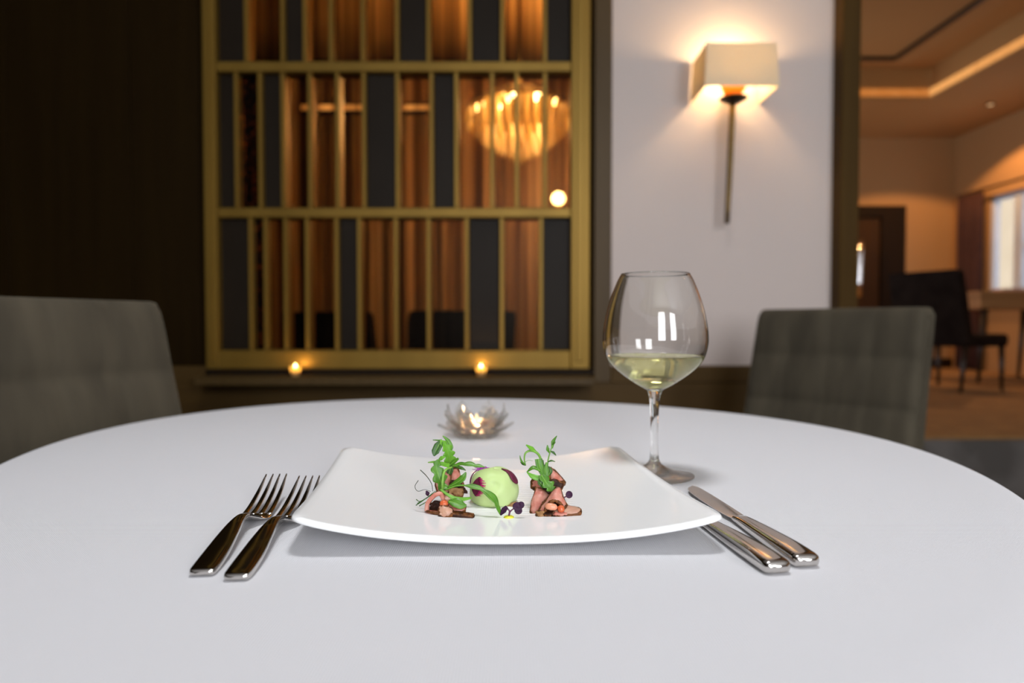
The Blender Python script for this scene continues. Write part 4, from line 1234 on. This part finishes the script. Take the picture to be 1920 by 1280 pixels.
# ------------------------------------------------------------------ leaves
def leaf(path, widths, m_, label=None, serr=0.0, nrm=(0.15, -0.75, 0.6), cup=0.25, rib='leaf_rib', twist=0.0, cat='leaf', group=None, name='salad_leaf', rr=0.0005, th=0.0004, parent=None):
    C = cr(path, 9)
    m = len(C)
    W = []
    for i in range(m):
        s = i / (m - 1) * (len(widths) - 1)
        k_ = min(int(s), len(widths) - 2)
        W.append(1.3 * (widths[k_] + (widths[k_ + 1] - widths[k_]) * (s - k_)))
    g = []
    N0 = Vector(nrm).normalized()
    for i, c in enumerate(C):
        T = (C[min(i + 1, m - 1)] - C[max(i - 1, 0)]).normalized()
        N = (N0 - T * N0.dot(T))
        N = N.normalized() if N.length > 1e-4 else Vector((0, 0, 1))
        B = T.cross(N).normalized()
        if twist:
            rot = Matrix.Rotation(twist * i / (m - 1), 3, T)
            N, B = rot @ N, rot @ B
        row = []
        for side in (-1, -0.5, 0, 0.5, 1):
            wv_ = W[i] / 2
            if serr:
                ph = i / (m - 1) * serr * math.pi
                wv_ *= 0.55 + 0.65 * abs(math.sin(ph + (0.6 if side > 0 else 0)))
            row.append(c + B * (side * wv_) + N * (cup * abs(side) ** 1.5 * wv_))
        g.append(row)
    o = O(name, thicken(g, th), m_, parent, label=label, cat=cat if parent is None else None, group=group)
    if rib:
        O('midrib', tube([tuple(c) for c in C[:-1:3]] + [tuple(C[-1])], [rr, rr * 0.3], 6, 2), rib, o)
    return o
mm = 0.001
GA, GP = 'salad leaves on the left heap', 'pea shoots on the right heap'
leaf([(-0.0533, 0.592, 0.7886), (-0.0542, 0.588, 0.7982), (-0.0566, 0.586, 0.8068), (-0.0616, 0.584, 0.8143)], [3 * mm, 8 * mm, 6.5 * mm, 2.5 * mm], 'arugula_bright', 'tallest bright green leaf rising from the left heap', serr=5, group=GA)
leaf([(-0.0605, 0.586, 0.814), (-0.0632, 0.583, 0.8095), (-0.0656, 0.581, 0.8047), (-0.0667, 0.58, 0.8013)], [2 * mm, 5.5 * mm, 5 * mm, 0.8 * mm], 'arugula_dark', 'drooping dark leaf tip at the top of the left heap', group=GA)
leaf([(-0.06, 0.59, 0.817), (-0.0557, 0.59, 0.8126), (-0.0533, 0.589, 0.8071), (-0.0543, 0.589, 0.8023)], [0.5 * mm, 3 * mm, 3.6 * mm, 1 * mm], 'arugula', 'slim curved leaf behind the tallest leaf of the left heap', group=GA)
leaf([(-0.0685, 0.588, 0.8138), (-0.0645, 0.587, 0.8137), (-0.0609, 0.586, 0.8135)], [0.4 * mm, 0.9 * mm, 1.2 * mm], 'arugula', 'needle-thin leaf tip pointing left at the top of the left heap', rib=None, group=GA)
leaf([(-0.0511, 0.582, 0.7923), (-0.0406, 0.578, 0.7949), (-0.0311, 0.576, 0.7939), (-0.0228, 0.575, 0.7929)], [2.5 * mm, 4.2 * mm, 4.0 * mm, 0.8 * mm], 'arugula', 'long leaf pointing right from the left heap toward the dome', serr=3, group=GA, nrm=(0, -0.45, 0.9))
leaf([(-0.0487, 0.583, 0.7918), (-0.0434, 0.581, 0.7908), (-0.0394, 0.58, 0.789)], [1.5 * mm, 2.4 * mm, 0.4 * mm], 'arugula_dark', 'short dark leaf lobe under the long leaf of the left heap', group=GA)
leaf([(-0.0569, 0.566, 0.7749), (-0.0599, 0.563, 0.7856), (-0.0628, 0.565, 0.7944), (-0.062, 0.568, 0.8009)], [3 * mm, 8.5 * mm, 6.5 * mm, 1.5 * mm], 'arugula', 'broad upright leaf on the left side of the left heap', serr=4, group=GA)
leaf([(-0.0714, 0.578, 0.7963), (-0.065, 0.576, 0.797), (-0.059, 0.575, 0.7955), (-0.0533, 0.578, 0.7931)], [0.6 * mm, 1.6 * mm, 3 * mm, 3 * mm], 'arugula_bright', 'narrow leaf reaching left across the top of the left heap', group=GA)
leaf([(-0.0625, 0.576, 0.798), (-0.0594, 0.575, 0.8006), (-0.0564, 0.575, 0.8016)], [1 * mm, 3 * mm, 0.6 * mm], 'arugula_bright', 'tiny leaf lobe above the broad leaf of the left heap', group=GA)
leaf([(-0.0535, 0.58, 0.7933), (-0.0495, 0.578, 0.7967), (-0.0454, 0.577, 0.7999)], [1.5 * mm, 3.2 * mm, 1.4 * mm], 'arugula', 'short rounded leaf in the crown of the left heap', group=GA)
leaf([(-0.0547, 0.588, 0.7842), (-0.0534, 0.588, 0.7877), (-0.0517, 0.588, 0.7908)], [3 * mm, 4.5 * mm, 2 * mm], 'arugula_dark', 'dark leaf bunched at the back of the left heap', group=GA)
leaf([(-0.0573, 0.56, 0.7764), (-0.0573, 0.56, 0.7847), (-0.0559, 0.565, 0.7919), (-0.051, 0.575, 0.7929)], [1.3 * mm, 1.3 * mm, 1.2 * mm, 1 * mm], 'leaf_rib', 'pale green stalk bending through the left heap', rib=None, cup=0.6, th=0.001, group=GA)
leaf([(-0.053, 0.56, 0.7793), (-0.0456, 0.556, 0.7839), (-0.0402, 0.555, 0.7883), (-0.0377, 0.556, 0.7928)], [1.2 * mm, 3.8 * mm, 4.2 * mm, 0.8 * mm], 'arugula', 'pointed leaf rising right from the middle of the left heap', group=GA)
leaf([(-0.0546, 0.556, 0.7782), (-0.0462, 0.553, 0.782), (-0.0379, 0.551, 0.783), (-0.0313, 0.549, 0.7823), (-0.0223, 0.546, 0.7798), (-0.0157, 0.543, 0.7749), (-0.0117, 0.5415, 0.7689), (-0.0089, 0.541, 0.7616)],
     [1.2 * mm, 1.2 * mm, 1.6 * mm, 3.5 * mm, 4.2 * mm, 4.6 * mm, 4.0 * mm, 0.8 * mm], 'arugula', 'long arching leaf sweeping in front of the green dome', serr=3.5, group=GA, nrm=(0.3, -0.6, 0.7))
leaf([(-0.0587, 0.556, 0.7786), (-0.0508, 0.55, 0.7748), (-0.0434, 0.548, 0.772), (-0.0328, 0.547, 0.7737)], [1.6 * mm, 2.2 * mm, 4.4 * mm, 1.5 * mm], 'arugula_bright', 'bright leaf curling low across the left heap', group=GA, nrm=(0, -0.5, 0.85))
leaf([(-0.0512, 0.547, 0.7711), (-0.0456, 0.545, 0.7702), (-0.0407, 0.544, 0.7686), (-0.0366, 0.545, 0.7681)], [2 * mm, 6.5 * mm, 6 * mm, 1.2 * mm], 'arugula', 'broad glossy leaf lying on the front of the left heap', group=GA, nrm=(0, -0.7, 0.7), cup=0.35)
leaf([(-0.0598, 0.562, 0.7759), (-0.0568, 0.561, 0.7794), (-0.0526, 0.56, 0.7789)], [3 * mm, 5 * mm, 2 * mm], 'arugula', 'small leaf knot where the stalks of the left heap meet', group=GA)
def tendril(paths, r, m_, label, group):
    O('tendril', join(*[tube(p, [r, r * 0.6], 5, 5) for p in paths]), m_, label=label, cat='tendril', group=group)
GT = 'fine tendrils'
tendril([[(-0.0763, 0.565, 0.7927), (-0.0706, 0.563, 0.7877), (-0.0666, 0.562, 0.7817), (-0.0655, 0.561, 0.7757)]], 0.0004, 'tendril_dark', 'thin dark tendril standing left of the left heap', GT)
tendril([[(-0.0773, 0.56, 0.7851), (-0.0798, 0.558, 0.7806), (-0.0773, 0.557, 0.7769), (-0.0716, 0.557, 0.7781), (-0.0668, 0.558, 0.7764)]], 0.0003, 'tendril_dark', 'thin curly dark tendril farthest left on the plate', GT)
tendril([[(-0.0784, 0.553, 0.7662), (-0.0722, 0.552, 0.7706), (-0.0628, 0.556, 0.7773)], [(-0.0772, 0.553, 0.7678), (-0.0707, 0.553, 0.7715), (-0.062, 0.556, 0.7765)], [(-0.0783, 0.554, 0.7709), (-0.0748, 0.553, 0.7695), (-0.0675, 0.554, 0.7737), (-0.062, 0.556, 0.7769)],
         [(-0.0755, 0.552, 0.766), (-0.0693, 0.552, 0.7697), (-0.0643, 0.554, 0.7737), (-0.0612, 0.556, 0.7765)]], 0.0004, 'arugula_dark', 'wispy green tendril bundle at the foot of the left heap', GT)
leaf([(-0.0705, 0.558, 0.7769), (-0.0694, 0.557, 0.775), (-0.0691, 0.557, 0.773)], [0.8 * mm, 2.8 * mm, 1 * mm], 'purple_leaf', 'tiny dark purple leaf left of the left heap', rib=None)
# right heap: pea shoots
sh1 = O('pea_shoot', tube([(0.0306, 0.588, 0.7764), (0.0306, 0.588, 0.786), (0.0313, 0.588, 0.7964), (0.0336, 0.588, 0.8051), (0.0362, 0.588, 0.8121)], [0.0008, 0.0004], 8, 5), 'leaf_rib',
        label='slender pea shoot rising highest from the right heap', cat='pea shoot', group=GP)
for p_, w_, mt in (([(0.0323, 0.588, 0.8025), (0.0308, 0.586, 0.8059), (0.0306, 0.586, 0.8098)], [0.6, 2.6, 0.4], 'arugula'), ([(0.0347, 0.588, 0.8064), (0.0356, 0.588, 0.8121), (0.0388, 0.588, 0.8175)], [1, 2.6, 0.3], 'arugula'),
                   ([(0.0336, 0.588, 0.8038), (0.0357, 0.586, 0.8031), (0.038, 0.586, 0.8007)], [0.8, 1.8, 0.4], 'arugula_dark'), ([(0.031, 0.588, 0.7947), (0.0339, 0.585, 0.7963), (0.0372, 0.585, 0.7955)], [0.6, 1.2, 0.3], 'arugula_dark'),
                   ([(0.0349, 0.588, 0.8095), (0.0365, 0.586, 0.8116), (0.0374, 0.586, 0.8126)], [0.6, 1.2, 0.3], 'arugula')):
    leaf(p_, [x * mm for x in w_], mt, None, rib=None, name='leaflet', parent=sh1)
sh2 = O('pea_shoot', tube([(0.0279, 0.586, 0.7769), (0.0262, 0.586, 0.789), (0.024, 0.585, 0.7996), (0.0201, 0.584, 0.8042), (0.0149, 0.584, 0.805), (0.0113, 0.583, 0.8028), (0.0106, 0.583, 0.7974), (0.0117, 0.583, 0.7928)], [0.0011, 0.0011, 0.0005], 8, 5), 'leaf_rib',
        label='curled pea shoot hooking left above the right heap', cat='pea shoot', group=GP)
for p_, w_, mt in (([(0.0227, 0.585, 0.8018), (0.017, 0.583, 0.8065), (0.012, 0.583, 0.8104)], [1.5, 4.2, 0.8], 'arugula_bright'), ([(0.0067, 0.582, 0.8015), (0.008, 0.582, 0.7968), (0.0114, 0.582, 0.7932)], [0.3, 1.4, 0.8], 'arugula'),
                   ([(0.0072, 0.583, 0.7957), (0.0093, 0.582, 0.7938), (0.0119, 0.582, 0.7929)], [0.3, 1.2, 0.6], 'arugula_dark')):
    leaf(p_, [x * mm for x in w_], mt, None, rib=None, name='leaflet', parent=sh2, nrm=(0, -0.5, 0.85))
tendril([[(0.0114, 0.582, 0.7959), (0.0144, 0.582, 0.7974), (0.0179, 0.582, 0.7968)]], 0.0002, 'arugula_bright', 'hair-thin pale tendril beside the curled pea shoot', GT)
tendril([[(0.0353, 0.594, 0.7869), (0.0379, 0.594, 0.7851), (0.0386, 0.594, 0.7829), (0.0366, 0.594, 0.7829)]], 0.0003, 'tendril_dark', 'tiny dark tendril loop at the back of the right heap', GT)
leaf([(0.0225, 0.58, 0.7989), (0.0237, 0.578, 0.7925), (0.0269, 0.574, 0.7848)], [5 * mm, 5 * mm, 3 * mm], 'arugula', 'blunt leaf at the top of the right heap', group=GP)
leaf([(0.0256, 0.582, 0.7976), (0.0259, 0.58, 0.7903), (0.0271, 0.578, 0.7822)], [2 * mm, 4 * mm, 2 * mm], 'arugula_dark', 'dark leaf behind the blunt leaf of the right heap', group=GP)
leaf([(0.0298, 0.58, 0.7959), (0.0288, 0.577, 0.7893), (0.0299, 0.574, 0.7814)], [1.5 * mm, 4 * mm, 2 * mm], 'arugula', 'upright leaf on the right side of the right heap', group=GP)
leaf([(0.024, 0.576, 0.7895), (0.0181, 0.576, 0.792), (0.0126, 0.576, 0.7885)], [2 * mm, 3.6 * mm, 0.5 * mm], 'arugula', 'thin bowed leaf reaching left from the right heap', group=GP, nrm=(0, -0.5, 0.85))
leaf([(0.0281, 0.572, 0.7836), (0.0222, 0.571, 0.7842), (0.0171, 0.572, 0.7857), (0.0125, 0.574, 0.7891)], [4 * mm, 4.2 * mm, 3.5 * mm, 0.5 * mm], 'arugula_bright', 'bright folded leaf low on the left of the right heap', group=GP)
leaf([(0.0246, 0.57, 0.7874), (0.0286, 0.566, 0.7816), (0.0318, 0.563, 0.7781), (0.0338, 0.562, 0.775)], [4 * mm, 7 * mm, 7.5 * mm, 1 * mm], 'arugula', 'broad toothed leaf hanging into the cleft of the right heap', serr=3, group=GP)
leaf([(0.0266, 0.566, 0.7782), (0.0236, 0.566, 0.7816), (0.0229, 0.568, 0.7845)], [3 * mm, 4 * mm, 1 * mm], 'arugula_dark', 'dark leaf tucked under the toothed leaf of the right heap', group=GP)
leaf([(0.0317, 0.584, 0.7843), (0.033, 0.584, 0.7877), (0.0321, 0.584, 0.7912)], [2 * mm, 3 * mm, 0.8 * mm], 'arugula_dark', 'small dark leaf at the back of the right heap', group=GP)
# purple cress sprouts
def disc_leaf(c, rx, rz, tilt, name, parent):
    g = []
    for i in range(7):
        rr_ = i / 6
        g.append([Vector((c[0] + rr_ * rx * math.cos(2 * math.pi * j / 20) * math.cos(tilt) - rr_ * rz * math.sin(2 * math.pi * j / 20) * math.sin(tilt),
                          c[1] + 0.0012 * rr_ * rr_ * math.sin(2 * math.pi * j / 20) + 0.0006 * rr_, c[2] + rr_ * rx * math.cos(2 * math.pi * j / 20) * math.sin(tilt) + rr_ * rz * math.sin(2 * math.pi * j / 20) * math.cos(tilt)))
                  for j in range(21)])
    g[0] = [Vector(c) + (v - Vector(c)) * 0.02 for v in g[1]]
    return O(name, thicken(g, 0.0005), 'purple_leaf', parent)
c1 = O('purple_sprout', join(tube([(-0.0027, 0.54, 0.761), (-0.002, 0.54, 0.7649), (-0.0033, 0.54, 0.7667), (-0.0053, 0.54, 0.7667)], [0.0007, 0.0005], 7, 4), tube([(-0.0024, 0.54, 0.761), (-0.0013, 0.54, 0.7649), (0.0019, 0.5395, 0.7677)], [0.0007, 0.0005], 7, 4)), 'purple_stem',
       label='dark purple sprout standing in the yellow sauce dot', cat='sprout', group='purple sprouts')
leaf([(-0.0039, 0.54, 0.7686), (-0.0065, 0.54, 0.7657), (-0.0091, 0.54, 0.7619)], [2.2 * mm, 3.6 * mm, 0.8 * mm], 'purple_leaf', None, rib=None, name='sprout_leaf', parent=c1)
disc_leaf((0.0044, 0.539, 0.7688), 0.0040, 0.0032, -0.2, 'sprout_leaf', c1)
disc_leaf((0.0073, 0.5392, 0.7701), 0.0026, 0.0024, 0.3, 'sprout_leaf', c1)
disc_leaf((0.005, 0.5388, 0.7658), 0.0032, 0.0027, -0.5, 'sprout_leaf', c1)
c2 = O('purple_sprout', join(tube([(0.0438, 0.552, 0.7683), (0.041, 0.552, 0.7711), (0.0418, 0.552, 0.7724), (0.0446, 0.552, 0.7742)], [0.0007, 0.0005], 7, 4), tube([(0.0402, 0.5525, 0.7721), (0.0435, 0.5525, 0.7688)], [0.0005, 0.0009], 7, 3)), 'purple_stem',
       label='dark purple sprout on the right side of the right heap', cat='sprout', group='purple sprouts')
disc_leaf((0.0465, 0.552, 0.7751), 0.0029, 0.0027, -0.5, 'sprout_leaf', c2)
ys = (-0.0025, 0.541, 0.76)
O('sauce_dot', lathe([(0.0043, 0.0), (0.0042, 0.0005), (0.0032, 0.0013), (0.0016, 0.0017), (0.0002, 0.0018)], 28, ys[0], ys[1], plate_at(ys[0], ys[1]) - 0.0001, cap0=True), 'yellow_sauce',
  label='yellow sauce dot at the front of the plate', cat='sauce')
